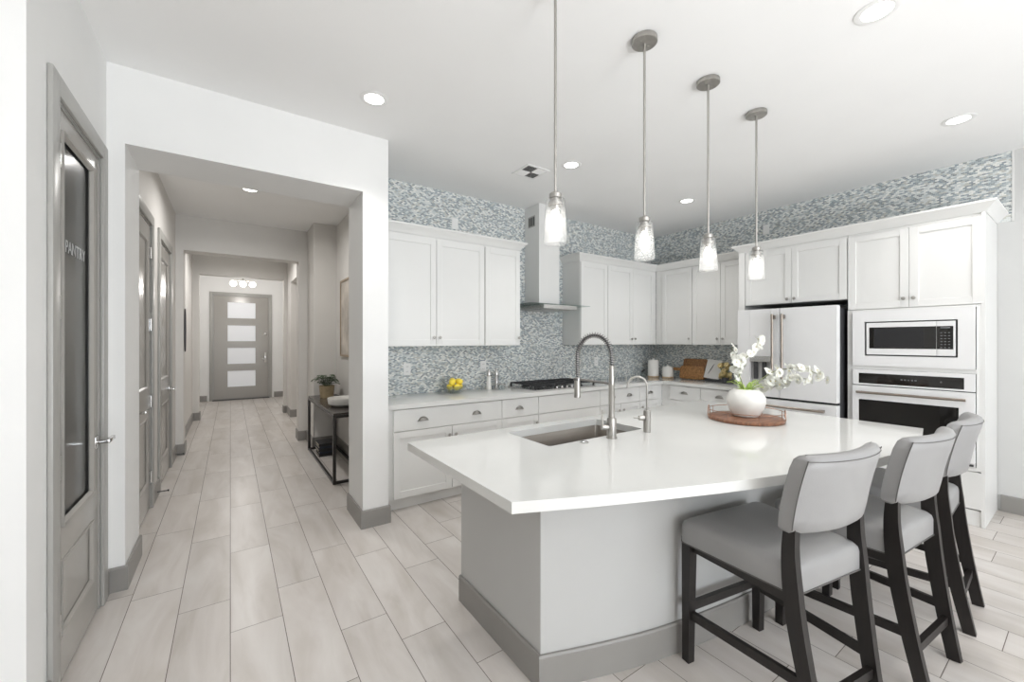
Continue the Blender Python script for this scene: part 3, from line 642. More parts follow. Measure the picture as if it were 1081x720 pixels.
# ---------------- range hood
hd = wthing('range_hood', 'slim chimney range hood with glass visor on the mosaic wall', 'range hood', (3.105, YA, 1.80))
MB().box(2.95, 3.26, 3.72, YA-0.002, 1.885, CH-0.002, 0.002).obj('chimney', 'cab', hd, smooth=False)
vg = MB().box(2.9472, 2.9495, 3.80, 3.93, 2.80, 2.93)
vg.obj('vent_grille', 'nickel', hd, smooth=False)
k = MB()
for i in range(4): k.box(2.9462, 2.9471, 3.812+i*0.028, 3.812+i*0.028+0.018, 2.815, 2.915)
k.obj('vent_slot', 'slot', hd, smooth=False)
MB().box(2.655, 3.555, 3.50, YA-0.002, 1.862, 1.868, 0.001).obj('glass_visor', 'visor', hd, smooth=False)
MB().prism([(2.86, 3.52), (3.35, 3.52), (3.40, YA-0.003), (2.81, YA-0.003)], 1.815, 1.8615, 0.003).box(2.93, 3.28, 3.70, YA-0.003, 1.8685, 1.8845).obj('canopy', 'steel', hd, smooth=False)
MB().box(2.90, 3.31, 3.58, 3.95, 1.811, 1.8148).obj('filter', 'nickel', hd, smooth=False)

# ---------------- cooktop
ct = wthing('gas_cooktop', 'black gas cooktop with cast iron grates set in worktop', 'cooktop', (3.13, 3.68, 0.914))
MB().box(2.675, 3.59, 3.43, 3.94, 0.9145, 0.924, 0.003).obj('tray', 'steel', ct, smooth=False)
for gx in (2.835, 3.132, 3.43):
    g = MB(); w2_, y0_, y1_, zt = 0.142, 3.455, 3.93, 0.974
    for q in (-w2_, w2_): g.box(gx+q-0.006, gx+q+0.006, y0_, y1_, zt-0.014, zt, 0.002)
    for yy in (y0_+0.006, (y0_+y1_)/2, y1_-0.006): g.box(gx-w2_, gx+w2_, yy-0.006, yy+0.006, zt-0.014, zt, 0.002)
    for yy in (y0_+0.09, y0_+0.16, y1_-0.16, y1_-0.09): g.box(gx-w2_, gx+w2_, yy-0.005, yy+0.005, zt-0.012, zt, 0.001)
    g.box(gx-0.006, gx+0.006, y0_, y1_, zt-0.013, zt, 0.002)
    for qx in (-w2_, w2_):
        for yy in (y0_+0.008, y1_-0.008): g.box(gx+qx-0.008, gx+qx+0.008, yy-0.008, yy+0.008, 0.9245, zt-0.012)
    g.obj('grate', 'castiron', ct, smooth=False)
for bx, by in ((2.835, 3.57), (2.835, 3.83), (3.132, 3.75), (3.43, 3.57), (3.43, 3.83)):
    MB().lathe([(0.05, 0), (0.05, 0.008), (0.036, 0.010), (0.036, 0.018), (0.03, 0.022)], (bx, by, 0.9242), 20).obj('burner', 'black', ct)
for i in range(5):
    MB().lathe([(0.018, 0), (0.018, 0.004), (0.015, 0.006), (0.014, 0.024), (0.011, 0.026)], (2.98+i*0.075, 3.445, 0.9245), 16).obj('knob', 'steel', ct)

# ---------------- wall outlets
def outlet(loc, rz, label, blank=False):
    t = thing('outlet', label, 'outlet', loc, rz, 'wall outlet plates')
    MB().box(-0.037, 0.037, -0.006, -0.0005, -0.06, 0.06, 0.002).obj('cover_plate', 'plastic', t)
    if not blank:
        for z in (0.026, -0.026):
            s_ = MB().prism([(x, y) for x, y in rrect(0.034, 0.034, 0.012, 4)], 0, 0.0015).xf(Matrix.Translation((0, -0.0062, z)) @ Matrix.Rotation(R(90), 4, 'X')).obj('receptacle', 'plastic', t)
            MB().box(-0.009, -0.006, -0.0084, -0.0078, z-0.006, z+0.006).box(0.006, 0.009, -0.0084, -0.0078, z-0.006, z+0.006).obj('slot', 'slot', s_, smooth=False)
    else:
        MB().cyl((0, -0.0062, 0.042), (0, -0.0075, 0.042), 0.004, 8).cyl((0, -0.0062, -0.042), (0, -0.0075, -0.042), 0.004, 8).obj('screw', 'plastic', t)
outlet((1.47, YA, 1.165), 0, 'white outlet plate on mosaic wall, left of the lemon bowl')
outlet((2.362, YA, 1.162), 0, 'white outlet plate on mosaic wall behind the pepper mills')
outlet((4.175, YA, 1.168), 0, 'white outlet plate on mosaic wall inside the faucet arch')
outlet((2.006, YA, 2.722), 0, 'blank white plate on mosaic above the cabinets left of the hood', True)
outlet((XB, 2.355, 2.82), -90, 'blank white plate on mosaic wall above the refrigerator cabinet', True)

# ------------------------------------------------------------ island
front_pts = [(0.770, 1.118), (1.03, 1.008), (1.29, 0.908), (1.575, 0.806), (1.857, 0.720), (2.15, 0.640), (2.44, 0.583), (2.75, 0.556), (3.10, 0.567), (3.497, 0.628)]
fc = crspline([(x, y, 0) for x, y in front_pts], 4)
top_poly = [(p.x, p.y) for p in fc]+[(3.53, 2.085), (0.770, 2.085)]
# island base follows the same curve, set back
bp_pts = [(1.068, 1.338), (1.33, 1.245), (1.60, 1.165), (1.92, 1.100), (2.18, 1.062), (2.5, 1.030), (2.85, 1.012), (3.20, 1.015)]
bc = crspline([(x, y, 0) for x, y in bp_pts], 4)
SX0, SX1, SY0, SY1 = 1.335, 2.075, 1.60, 1.985   # sink cut-out
isl = wthing('kitchen_island', 'painted kitchen island with curved front wall and grey baseboard', 'island', (2.1, 1.55, 0))
wallp = [(p.x, p.y) for p in bc]+[(3.20, 2.05), (1.068, 2.05)]
mb = MB(); bm = mb.bm
n = len(wallp); lo = [bm.verts.new((x, y, 0)) for x, y in wallp]; hi = [bm.verts.new((x, y, 0.8735)) for x, y in wallp]
for k in range(n): bm.faces.new((lo[k], lo[(k+1) % n], hi[(k+1) % n], hi[k]))
mb.obj('base_wall', 'island', isl, angle=30)
path = [(1.068-e, 2.05), (1.068-e, bc[0].y-e)]+[(p.x, p.y-e) for p in bc[1:]]+[(3.20+e, 2.05)]
MB().sweep(path, [(-o, z) for o, z in BP] if False else [(-0.0, 0)]*0 or BP).obj('baseboard', 'base', isl, angle=30)
for i, (xx0, xx1) in enumerate(((1.10, 1.30), (2.12, 2.65), (2.65, 3.18))):
    q = shaker(MB(), 0.003, xx1-xx0-0.003, 0.11, 0.86).xf(Matrix.Translation((xx1, 2.072, 0)) @ Matrix.Rotation(math.pi, 4, 'Z')).obj('door', 'cab', isl, smooth=False)

# island worktop with sink hole (built as an outer ring bridged round the hole)
def holed_top(poly, hole, z0, z1):
    mb = MB(); bm = mb.bm
    def ring(pts, z): return [bm.verts.new((x, y, z)) for x, y in pts]
    for z, flip in ((z1, False), (z0, True)):
        o = ring(poly, z); h = ring(hole, z)
        ed = [bm.edges.new((o[i], o[(i+1) % len(o)])) for i in range(len(o))]+[bm.edges.new((h[i], h[(i+1) % len(h)])) for i in range(len(h))]
        bmesh.ops.triangle_fill(bm, edges=ed, use_beauty=True, use_dissolve=False)
        if z == z1: O1, H1 = o, h
        else: O0, H0 = o, h
    for a, b in ((O0, O1), (H0, H1)):
        for k in range(len(a)): bm.faces.new((a[k], a[(k+1) % len(a)], b[(k+1) % len(a)], b[k]))
    return mb
hole = rrect(SX1-SX0, SY1-SY0, 0.02, 3, (SX0+SX1)/2, (SY0+SY1)/2)
tag(holed_top(top_poly, hole, 0.874, 0.914).obj('island_worktop', 'quartz', angle=25), 'large white quartz island top with curved seating edge', 'countertop')

# sink
sk = wthing('kitchen_sink', 'undermount stainless steel sink in the island top', 'sink', ((SX0+SX1)/2, (SY0+SY1)/2, 0.66))
def rl(w, d, z, r): return [(x, y, z) for x, y in rrect(w, d, r, 4, (SX0+SX1)/2, (SY0+SY1)/2)]
w_, d_ = SX1-SX0, SY1-SY0
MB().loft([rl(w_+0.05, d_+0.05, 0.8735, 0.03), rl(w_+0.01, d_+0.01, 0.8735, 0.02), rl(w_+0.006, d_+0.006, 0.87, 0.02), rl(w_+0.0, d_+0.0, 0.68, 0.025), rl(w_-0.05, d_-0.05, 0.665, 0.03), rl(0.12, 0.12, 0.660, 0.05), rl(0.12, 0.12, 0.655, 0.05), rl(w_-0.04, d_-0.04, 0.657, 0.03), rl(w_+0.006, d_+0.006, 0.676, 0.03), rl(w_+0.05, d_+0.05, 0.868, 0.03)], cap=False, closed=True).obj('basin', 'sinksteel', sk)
MB().lathe([(0.055, 0.0), (0.057, 0.004), (0.045, 0.006), (0.03, 0.002), (0.01, 0.002)], ((SX0+SX1)/2, (SY0+SY1)/2, 0.6602), 24).obj('drain', 'chrome', sk)

# pull-down spring faucet: arch lies in a vertical plane towards the sink (local +y away from user)
fa = thing('spring_faucet', 'tall brushed nickel spring pull-down faucet beside the sink', 'faucet', (1.735, 1.545, 0.914), 0)
MB().lathe([(0.030, 0.0), (0.030, 0.006), (0.026, 0.009), (0.026, 0.105), (0.022, 0.112), (0.0165, 0.114), (0.0165, 0.285), (0.0175, 0.287), (0.0175, 0.30), (0.0145, 0.302), (0.0145, 0.395), (0.011, 0.402)], (0, 0, 0.0005), 24).obj('column', 'nickel', fa)
fdx, fdy = -0.112, 0.154       # spout direction end point (towards the basin)
L_ = math.hypot(fdx, fdy); ux, uy = fdx/L_, fdy/L_
def fpt(s_, z): return (ux*s_, uy*s_, z)
archp = [fpt(0, 0.40), fpt(0.0, 0.43)]+[fpt(L_/2-L_/2*math.cos(R(a)), 0.445+0.125*math.sin(R(a))) for a in range(0, 181, 9)]+[fpt(L_, 0.40), fpt(L_, 0.325)]
hose = MB().tube(archp, 0.0065, 10); hose.obj('hose', 'dgrey', fa)
# spring coil round the hose
cl = crspline(archp, 6); ln = [0]
for i in range(1, len(cl)): ln.append(ln[-1]+(cl[i]-cl[i-1]).length)
NT, coil = 40, []
side = Vector((-uy, ux, 0))
for i in range(NT*8+1):
    s_ = ln[-1]*0.97*i/(NT*8); j = max(k for k in range(len(ln)) if ln[k] <= s_); j = min(j, len(ln)-2)
    f_ = (s_-ln[j])/(ln[j+1]-ln[j]); p = cl[j].lerp(cl[j+1], f_); tn = (cl[j+1]-cl[j]).normalized(); nn = tn.cross(side)
    a = 2*math.pi*i/8; coil.append(p+side*(0.0150*math.cos(a))+nn*(0.0150*math.sin(a)))
MB().tube(coil, 0.0026, 5).obj('spring', 'dnickel', fa)
MB().lathe([(0.012, 0.115), (0.0165, 0.108), (0.0175, 0.02), (0.019, 0.006), (0.018, 0.0), (0.008, 0.0)], (fdx, fdy, 0.215), 20).obj('spray_head', 'nickel', fa)
MB().tube([fpt(0.012, 0.300), fpt(L_-0.018, 0.318)], 0.0065, 10).lathe([(0.0185, 0), (0.022, 0.0), (0.022, 0.014), (0.0185, 0.014)], (fdx, fdy, 0.312), 20).obj('holder_arm', 'dnickel', fa)
MB().cyl((-0.022, 0.006, 0.06), (-0.058, 0.020, 0.063), 0.015, 16).tube([(-0.052, 0.018, 0.063), (-0.05, 0.022, 0.10), (-0.042, 0.030, 0.155)], [0.007, 0.006, 0.005], 10).obj('lever', 'nickel', fa)
f2 = thing('water_tap', 'small brushed nickel gooseneck water tap right of the spring faucet', 'faucet', (2.02, 1.528, 0.914), 0)
MB().lathe([(0.021, 0.0), (0.021, 0.125), (0.018, 0.128)], (0, 0, 0.0005), 20).obj('body', 'nickel', f2)
u2x, u2y = -0.72, 0.69
gp_ = [(0, 0, 0.126), (0, 0, 0.24)]+[(u2x*(0.055-0.055*math.cos(R(a))), u2y*(0.055-0.055*math.cos(R(a))), 0.27+0.055*math.sin(R(a))) for a in range(0, 161, 10)]
gl = Vector(gp_[-1]); gp_.append((gl.x-u2x*-0.006, gl.y-u2y*-0.006, gl.z-0.03))
MB().tube(gp_, 0.0062, 10).obj('spout', 'nickel', f2)
MB().cyl((-0.020, 0.006, 0.085), (-0.048, 0.02, 0.085), 0.014, 16).cyl((-0.045, 0.018, 0.085), (-0.078, 0.034, 0.088), 0.0045, 10).obj('lever', 'nickel', f2)
tag(MB().lathe([(0.024, 0), (0.024, 0.004), (0.019, 0.007), (0.006, 0.0075)], (1.535, 1.555, 0.9145), 24).obj('disposal_button', 'chrome'), 'small round chrome button flush on the island beside the sink', 'button')

# ------------------------------------------------------------ tray and orchid on the island
TX, TY, TZ = 2.885, 1.385, 0.9145
tr = wthing('serving_tray', 'round wooden tray with copper wire rail on the island', 'tray', (TX, TY, TZ))
MB().lathe([(0.222, 0.0), (0.230, 0.004), (0.230, 0.018), (0.224, 0.022)], (TX, TY, TZ), 48).obj('tray_base', 'wood', tr)
rail = MB(); rr = 0.226
rail.tube([(TX+rr*math.cos(R(a)), TY+rr*math.sin(R(a)), TZ+0.066) for a in range(0, 360, 6)], 0.0024, 6, closed=True)
for a in range(0, 360, 45): rail.cyl((TX+rr*math.cos(R(a)), TY+rr*math.sin(R(a)), TZ+0.019), (TX+rr*math.cos(R(a)), TY+rr*math.sin(R(a)), TZ+0.066), 0.002, 6)
rail.obj('wire_rail', 'copper', tr)
for a in (115, 295):
    cxx, cyy = TX+rr*math.cos(R(a)), TY+rr*math.sin(R(a)); tx, ty = -math.sin(R(a)), math.cos(R(a))
    MB().tube([(cxx+tx*0.065*math.cos(R(b)), cyy+ty*0.065*math.cos(R(b)), TZ+0.024+0.062*math.sin(R(b))) for b in range(0, 181, 15)], 0.0026, 6).obj('handle', 'copper', tr)
OX, OY, OZ = 2.905, 1.392, TZ+0.0225
orc = wthing('potted_orchid', 'white orchid arching from a round white pot on the tray', 'potted plant', (OX, OY, OZ))
MB().lathe([(0.070, 0), (0.080, 0.004), (0.104, 0.045), (0.120, 0.095), (0.119, 0.13), (0.100, 0.165), (0.078, 0.180), (0.074, 0.186), (0.070, 0.180), (0.066, 0.165)], (OX, OY, OZ), 40).obj('pot', 'ceramic', orc)
MB().sphere((OX, OY, OZ+0.163), 0.063, 1, 1, 0.45, 20, 10).obj('moss', 'moss', orc)
VR = Vector((math.cos(R(34.6)), -math.sin(R(34.6)), 0)); VD = Vector((math.sin(R(34.6)), math.cos(R(34.6)), 0)); O = Vector((OX, OY, OZ))
def op(r_, u_, d_=0): return O+VR*r_+Vector((0, 0, u_))+VD*d_
lfm = MB()
rg = random.Random(5)
for i in range(16):
    a = rg.uniform(0, 2*math.pi); l0 = rg.uniform(0.05, 0.10); h_ = rg.uniform(0.03, 0.07); w0 = rg.uniform(0.007, 0.013)
    dx, dy = math.cos(a), math.sin(a); bs = Vector((OX+dx*0.02, OY+dy*0.02, OZ+0.178)); L2 = []
    for t_ in (0, 0.35, 0.7, 1.0):
        p = bs+Vector((dx*l0*t_, dy*l0*t_, h_*math.sin(t_*2.0))); ww = w0*(1-t_)**0.6+0.0008; sd = Vector((-dy, dx, 0))
        L2.append([p-sd*ww, p+Vector((0, 0, 0.003)), p+sd*ww, p-Vector((0, 0, 0.002))])
    lfm.loft(L2)
lfm.obj('leaves', 'moss', orc)
stems = [
    [op(0.0, 0.16), op(-0.03, 0.20, 0.01), op(-0.045, 0.27, 0.02), op(-0.025, 0.345, 0.02), op(0.035, 0.43, 0.01), op(0.10, 0.52, 0.0), op(0.125, 0.548, 0.0)],
    [op(-0.01, 0.16), op(-0.04, 0.22, -0.03), op(-0.07, 0.31, -0.03), op(-0.09, 0.40, -0.02), op(-0.105, 0.475, -0.01)],
    [op(0.02, 0.16), op(0.05, 0.20), op(0.11, 0.265, -0.02), op(0.20, 0.315, -0.03), op(0.33, 0.325, -0.03), op(0.45, 0.30, -0.02), op(0.535, 0.258, -0.01)],
    [op(0.03, 0.16), op(0.08, 0.19, 0.03), op(0.17, 0.215, 0.04), op(0.27, 0.235, 0.04), op(0.38, 0.255, 0.03), op(0.47, 0.245, 0.02)]]
for s_ in stems:
    c_ = crspline(s_, 5); MB().tube(c_, [0.0038*(1-0.6*i/len(c_)) for i in range(len(c_))], 6).obj('stem', 'stemc', orc)
def flower_mesh(r=0.024, petals=5, m='petal', nm='flower'):
    mb = MB(); bm = mb.bm
    for k_ in range(petals):
        a = 2*math.pi*k_/petals; M4 = Matrix.Rotation(a, 4, 'Z')
        wd = 0.95 if k_ % 2 else 0.72
        pr = [(0.1, 0.05, 0.0), (0.45, wd*0.75, 0.18), (0.8, wd*0.7, 0.16), (1.0, 0.15, 0.05)]
        rows = [[bm.verts.new(M4 @ Vector((x*r, y*r, z*r))) for y in (-w_, 0, w_)] for x, w_, z in pr]
        for row in rows: row[1].co.z -= 0.06*r
        for i in range(3):
            for j in range(2): bm.faces.new((rows[i][j], rows[i+1][j], rows[i+1][j+1], rows[i][j+1]))
    bmesh.ops.solidify(bm, geom=list(bm.faces), thickness=0.0008)
    bmesh.ops.recalc_face_normals(bm, faces=bm.faces)
    me = bpy.data.meshes.new(nm); bm.to_mesh(me); bm.free(); me.materials.append(M[m])
    return me
fl_me = flower_mesh(0.033); cm = MB().sphere((0, 0, 0.004), 0.0030, 1, 1, 1, 8, 6).obj('flower_centre', 'yellow'); c_me = cm.data; bpy.data.objects.remove(cm)
def put_flower(par, p, s_, face, me=fl_me, centre=True):
    f = bpy.data.objects.new('flower', me); COL.objects.link(f); f.parent = par
    f.location = Vector(p)-Vector(par['_o']); q = Vector(face).normalized().to_track_quat('Z', 'Y')
    f.rotation_mode = 'QUATERNION'; f.rotation_quaternion = q @ Matrix.Rotation(rg.uniform(0, 6), 3, 'Z').to_quaternion(); f.scale = (s_,)*3
    if centre:
        c = bpy.data.objects.new('flower_centre', c_me); COL.objects.link(c); c.parent = f
spots = [(0, 3.0, 17), (1, 1.6, 12), (2, 2.4, 26), (3, 1.6, 22)]
for si, st, cnt in spots:
    c_ = crspline(stems[si], 10)
    for i in range(cnt):
        t_ = st/(len(stems[si])-1); t_ = t_+(1-t_)*(i+0.5)/cnt; p = c_[min(len(c_)-1, int(t_*(len(c_)-1)))]
        off = Vector((rg.uniform(-1, 1), rg.uniform(-1, 1), rg.uniform(-1, 0.8)))*0.024
        fc_ = Vector((-0.25, -1, 0.35))*rg.uniform(0.8, 1.4)+off.normalized()*0.7
        put_flower(orc, p+off, rg.uniform(0.75, 1.25)*(1.0 if t_ < 0.85 else 0.7), fc_)

# ------------------------------------------------------------ bar stools
def make_stool(label):
    t = thing('bar_stool', label, 'stool', (0, 0, 0), 0, 'bar stools at the island')
    zs0, zs1 = 0.530, 0.642
    def sl(w, d, z, r, cyy, taper=0.80):
        out = []
        for x, y in rrect(w, d, r, 5, 0, cyy):
            k_ = (y-(cyy-d/2))/d; out.append((x*(taper+(1-taper)*k_), y, z))
        return out
    cyy = 0.012; w, d = 0.545, 0.478
    loops = [sl(w-0.03, d-0.03, zs0, 0.02, cyy), sl(w-0.004, d-0.004, zs0+0.004, 0.028, cyy), sl(w, d, zs0+0.015, 0.032, cyy), sl(w, d, zs1-0.034, 0.032, cyy), sl(w-0.008, d-0.008, zs1-0.016, 0.034, cyy), sl(w-0.030, d-0.030, zs1-0.004, 0.038, cyy), sl(w-0.075, d-0.075, zs1+0.003, 0.05, cyy), sl(w-0.18, d-0.16, zs1+0.008, 0.06, cyy), sl(w-0.36, d-0.32, zs1+0.011, 0.05, cyy)]
    seat = MB().loft(loops).obj('seat', 'leather', t, angle=60)
    MB().tube([(p[0], p[1], p[2]) for p in sl(w+0.001, d+0.001, zs0+0.008, 0.031, cyy)], 0.003, 6, closed=True).obj('piping', 'stitch', seat)
    # back cushion, leaning and bowed to the rear
    z0, z1 = 0.755, 1.052
    def yr(z):
        k_ = (z-z0)/(z1-z0); return -0.232-0.030*k_-0.032*k_*k_
    def bl(z, ins, tin):
        hw = 0.236-ins; th_ = 0.072-tin*2; n_ = 10; rear, frontp = [], []
        for k_ in range(n_+1):
            s2 = -1+2*k_/n_; x = hw*s2*(1.0 if z > z0+0.03 else 1.0); bow = -0.046*(1-s2*s2)
            edge = 0.010*(abs(s2)**8)
            rear.append((x, yr(z)+bow+tin+edge, z)); frontp.append((x, yr(z)+bow+th_+tin-edge, z))
        return rear+frontp[::-1]
    zz_ = [(z0, 0.020, 0.026), (z0+0.004, 0.008, 0.014), (z0+0.016, 0.001, 0.003), (z0+0.06, 0, 0), (z0+0.12, 0, 0), (z0+0.18, 0, 0), (z1-0.055, 0, 0), (z1-0.020, 0.002, 0.003), (z1-0.006, 0.008, 0.013), (z1, 0.020, 0.027)]
    bm_ = MB(); bmm = bm_.bm; rings = [[bmm.verts.new(p) for p in bl(*q)] for q in zz_]; nn_ = len(rings[0])
    for a_, b_ in zip(rings, rings[1:]):
        for k_ in range(nn_): bmm.faces.new((a_[k_], a_[(k_+1) % nn_], b_[(k_+1) % nn_], b_[k_]))
    for rg_ in (rings[0], rings[-1]):
        for k_ in range(nn_//2-1): bmm.faces.new((rg_[k_], rg_[k_+1], rg_[nn_-2-k_], rg_[nn_-1-k_]))
    bk = bm_.obj('backrest', 'leather', t, angle=60)
    rim = [(x, y-0.001, z) for z in [z0+0.02+(z1-z0-0.035)*i/8 for i in range(9)] for x, y, _ in [bl(z, 0, 0)[0]]]
    rim2 = [(-x, y, z) for x, y, z in rim]; topr = [(p[0], p[1]-0.0005, z1-0.020) for p in bl(z1-0.020, 0.002, 0.003)[:11]]
    MB().tube(rim, 0.0018, 6).tube(rim2, 0.0018, 6).tube(topr, 0.0018, 6).obj('piping', 'stitch', bk)
    # legs
    for s_ in (-1, 1):
        MB().beam([(s_*0.243, 0.224, 0.0), (s_*0.240, 0.220, zs0+0.03)], [0.036, 0.046], [0.036, 0.046]).obj('leg', 'espresso', t, smooth=False)
        pth = crspline([(s_*0.183, -0.300, 0.0), (s_*0.195, -0.262, 0.20), (s_*0.209, -0.228, 0.42), (s_*0.214, -0.214, 0.56), (s_*0.213, -0.206, 0.68), (s_*0.209, -0.208, 0.775)], 4)
        MB().beam(pth, 0.030, [0.045+0.012*min(1, i/8)-0.016*max(0, (i-12)/8) for i in range(len(pth))]).obj('leg', 'espresso', t, angle=20)
        MB().beam([(s_*0.241, 0.215, 0.215), (s_*0.193, -0.252, 0.225)], 0.020, 0.036).obj('stretcher', 'espresso', t, smooth=False)
        MB().beam([(s_*0.228, 0.205, zs0-0.012), (s_*0.212, -0.200, zs0-0.012)], 0.022, 0.035).obj('seat_rail', 'espresso', t, smooth=False)
    MB().beam([(-0.225, 0.222, 0.245), (0.225, 0.222, 0.245)], 0.036, 0.022, (0, 0, 1)).obj('stretcher', 'espresso', t, smooth=False)
    MB().beam([(-0.180, -0.268, 0.165), (0.180, -0.268, 0.165)], 0.036, 0.022, (0, 0, 1)).obj('stretcher', 'espresso', t, smooth=False)
    return t
st = make_stool('grey leather bar stool nearest the camera, left end of the three')
st.location = (1.914, 0.811, 0); st.rotation_euler = (0, 0, R(-9.8))
dup(st, (2.553, 0.699, 0), -5.1, 'grey leather bar stool standing between the other two at the island')
dup(st, (3.183, 0.683, 0), 2.2, 'grey leather bar stool farthest from the camera, nearest the wall oven')

# ------------------------------------------------------------ pendants, downlights, vent
def make_pendant(label):
    t = thing('pendant_light', label, 'pendant light', (0, 0, 0), 0, 'pendant lights over the island')
    MB().lathe([(0.064, -0.001), (0.066, -0.004), (0.066, -0.024), (0.062, -0.027), (0.012, -0.028)], (0, 0, CH), 36).obj('canopy', 'nickel', t)
    MB().cyl((0.028, 0, CH-0.028), (0.028, 0, CH-0.032), 0.005, 10).cyl((-0.028, 0, CH-0.028), (-0.028, 0, CH-0.032), 0.005, 10).obj('screw', 'nickel', t)
    MB().cyl((0, 0, 2.10), (0, 0, CH-0.0281), 0.0065, 12).obj('rod', 'nickel', t)
    sk_ = MB().lathe([(0.008, 0.03), (0.016, 0.026), (0.024, 0.022), (0.028, 0.018), (0.028, 0.0), (0.022, -0.004), (0.022, -0.020), (0.033, -0.022), (0.033, -0.034), (0.022, -0.036), (0.020, -0.055), (0.014, -0.058)], (0, 0, 2.0845), 28).obj('socket', 'nickel', t)
    prof = [(0.030, 2.083), (0.040, 2.080), (0.0435, 2.070), (0.044, 2.05), (0.053, 1.905), (0.052, 1.884), (0.046, 1.879), (0.010, 1.878)]
    outer = [(r, z) for r, z in prof]; inner = [(max(0.005, r-0.003), z+0.003 if z < 1.9 else z) for r, z in prof][::-1]
    MB().lathe(outer+inner, (0, 0, 0), 36, cap=False).obj('glass_shade', 'seeded', t)
    MB().lathe([(0.012, 0.06), (0.014, 0.045), (0.020, 0.025), (0.026, 0.0), (0.027, -0.015), (0.022, -0.033), (0.010, -0.043)], (0, 0, 1.98), 20).obj('bulb', 'bulb', t)
    d = bpy.data.lights.new('pendant_glow', 'POINT'); d.energy = PEND_P; d.color = WARM; d.shadow_soft_size = 0.05
    o = bpy.data.objects.new('pendant_glow', d); COL.objects.link(o); o.location = (0, 0, 1.925); o.parent = t
    return t
PX = (1.19, 1.81, 2.425, 3.04)
p0 = make_pendant('brushed nickel pendant with glass jar shade over island, in front of the hood chimney')
p0.location = (PX[0], 1.385, 0)
for xx, lb in zip(PX[1:], ('brushed nickel pendant with glass jar shade, second from left above the sink area', 'brushed nickel pendant with glass jar shade, third from left above the island', 'brushed nickel pendant with glass jar shade, hanging before the refrigerator cabinet')):
    dup(p0, (xx, 1.385, 0), None, lb)
def make_down(label, power=None, spread=105):
    t = thing('recessed_light', label, 'recessed light', (0, 0, 0), 0, 'recessed ceiling lights')
    MB().lathe([(0.062, -0.004), (0.080, -0.006), (0.090, -0.003), (0.090, -0.0005), (0.062, -0.0005)], (0, 0, CH), 32, cap=False).obj('trim_ring', 'plastic', t)
    MB().lathe([(0.0615, -0.0005), (0.0615, -0.0035), (0.01, -0.004)], (0, 0, CH), 32).obj('lens', 'lens', t)
    area('downlight', (0, 0, CH-0.012), (0, 0, 0), 0.12, 0.12, power or DOWN_P, WARM, t, 'DISK', spread)
    return t
dl = make_down('recessed ceiling light above the hall opening, left of the pendants'); dl.location = (0.784, 2.745, 0)
for (xx, yy), lb in zip([(2.589, 0.626), (4.345, 0.598), (2.557, 2.756), (4.30, 2.71)],
    ('recessed ceiling light at the top edge, nearest the camera', 'recessed ceiling light near the top of the tall oven cabinet', 'recessed ceiling light beside the air vent', 'recessed ceiling light between the third pendant rod and the corner')):
    dup(dl, (xx, yy, 0), None, lb)
for (xx, yy) in [(0.6, -1.6), (2.6, -1.6), (0.6, -3.4), (3.2, -3.4), (-2.4, -2.6)]:  # unseen downlights added to lift the floor and ceiling brightness
    dup(dl, (xx, yy, 0), None, 'added unseen fill downlight behind the camera')
hl_ = make_down('recessed ceiling light in the hall ceiling', 17, 165); hl_.location = (0.172, 5.134, 0)
dup(hl_, (0.2, 8.1, 0), None, 'added fill downlight in the corridor before the foyer')  # extra downlight added to brighten the hall
av = wthing('air_vent', 'white square ceiling air vent with louvres before the hood chimney', 'vent', (2.345, 3.085, CH))
vx0, vx1, vy0, vy1 = 2.215, 2.475, 2.955, 3.215
MB().box(vx0, vx1, vy0, vy0+0.022, CH-0.008, CH-0.0005, 0.002).box(vx0, vx1, vy1-0.022, vy1, CH-0.008, CH-0.0005, 0.002).box(vx0, vx0+0.022, vy0+0.022, vy1-0.022, CH-0.008, CH-0.0005, 0.002).box(vx1-0.022, vx1, vy0+0.022, vy1-0.022, CH-0.008, CH-0.0005, 0.002).obj('frame', 'plastic', av, smooth=False)
MB().box(vx0+0.022, vx1-0.022, vy0+0.022, vy1-0.022, CH-0.002, CH-0.0006).obj('duct_back', 'slot', av, smooth=False)
mx_, my_ = (vx0+vx1)/2, (vy0+vy1)/2
lv = MB()
for qx, qy, dirx in ((0, 0, 1), (1, 0, 0), (0, 1, 0), (1, 1, 1)):
    ax0 = vx0+0.024 if qx == 0 else mx_+0.002; ay0_ = vy0+0.024 if qy == 0 else my_+0.002; sz = mx_-0.002-(vx0+0.024)
    for i in range(6):
        o_ = sz*(i+0.5)/6
        if dirx: lv.beam([(ax0+o_, ay0_, CH-0.006), (ax0+o_, ay0_+sz, CH-0.006)], 0.011, 0.0015, (0.8, 0, 0.6))
        else: lv.beam([(ax0, ay0_+o_, CH-0.006), (ax0+sz, ay0_+o_, CH-0.006)], 0.011, 0.0015, (0, 0.8, -0.6))
lv.obj('louvres', 'plastic', av, smooth=False)

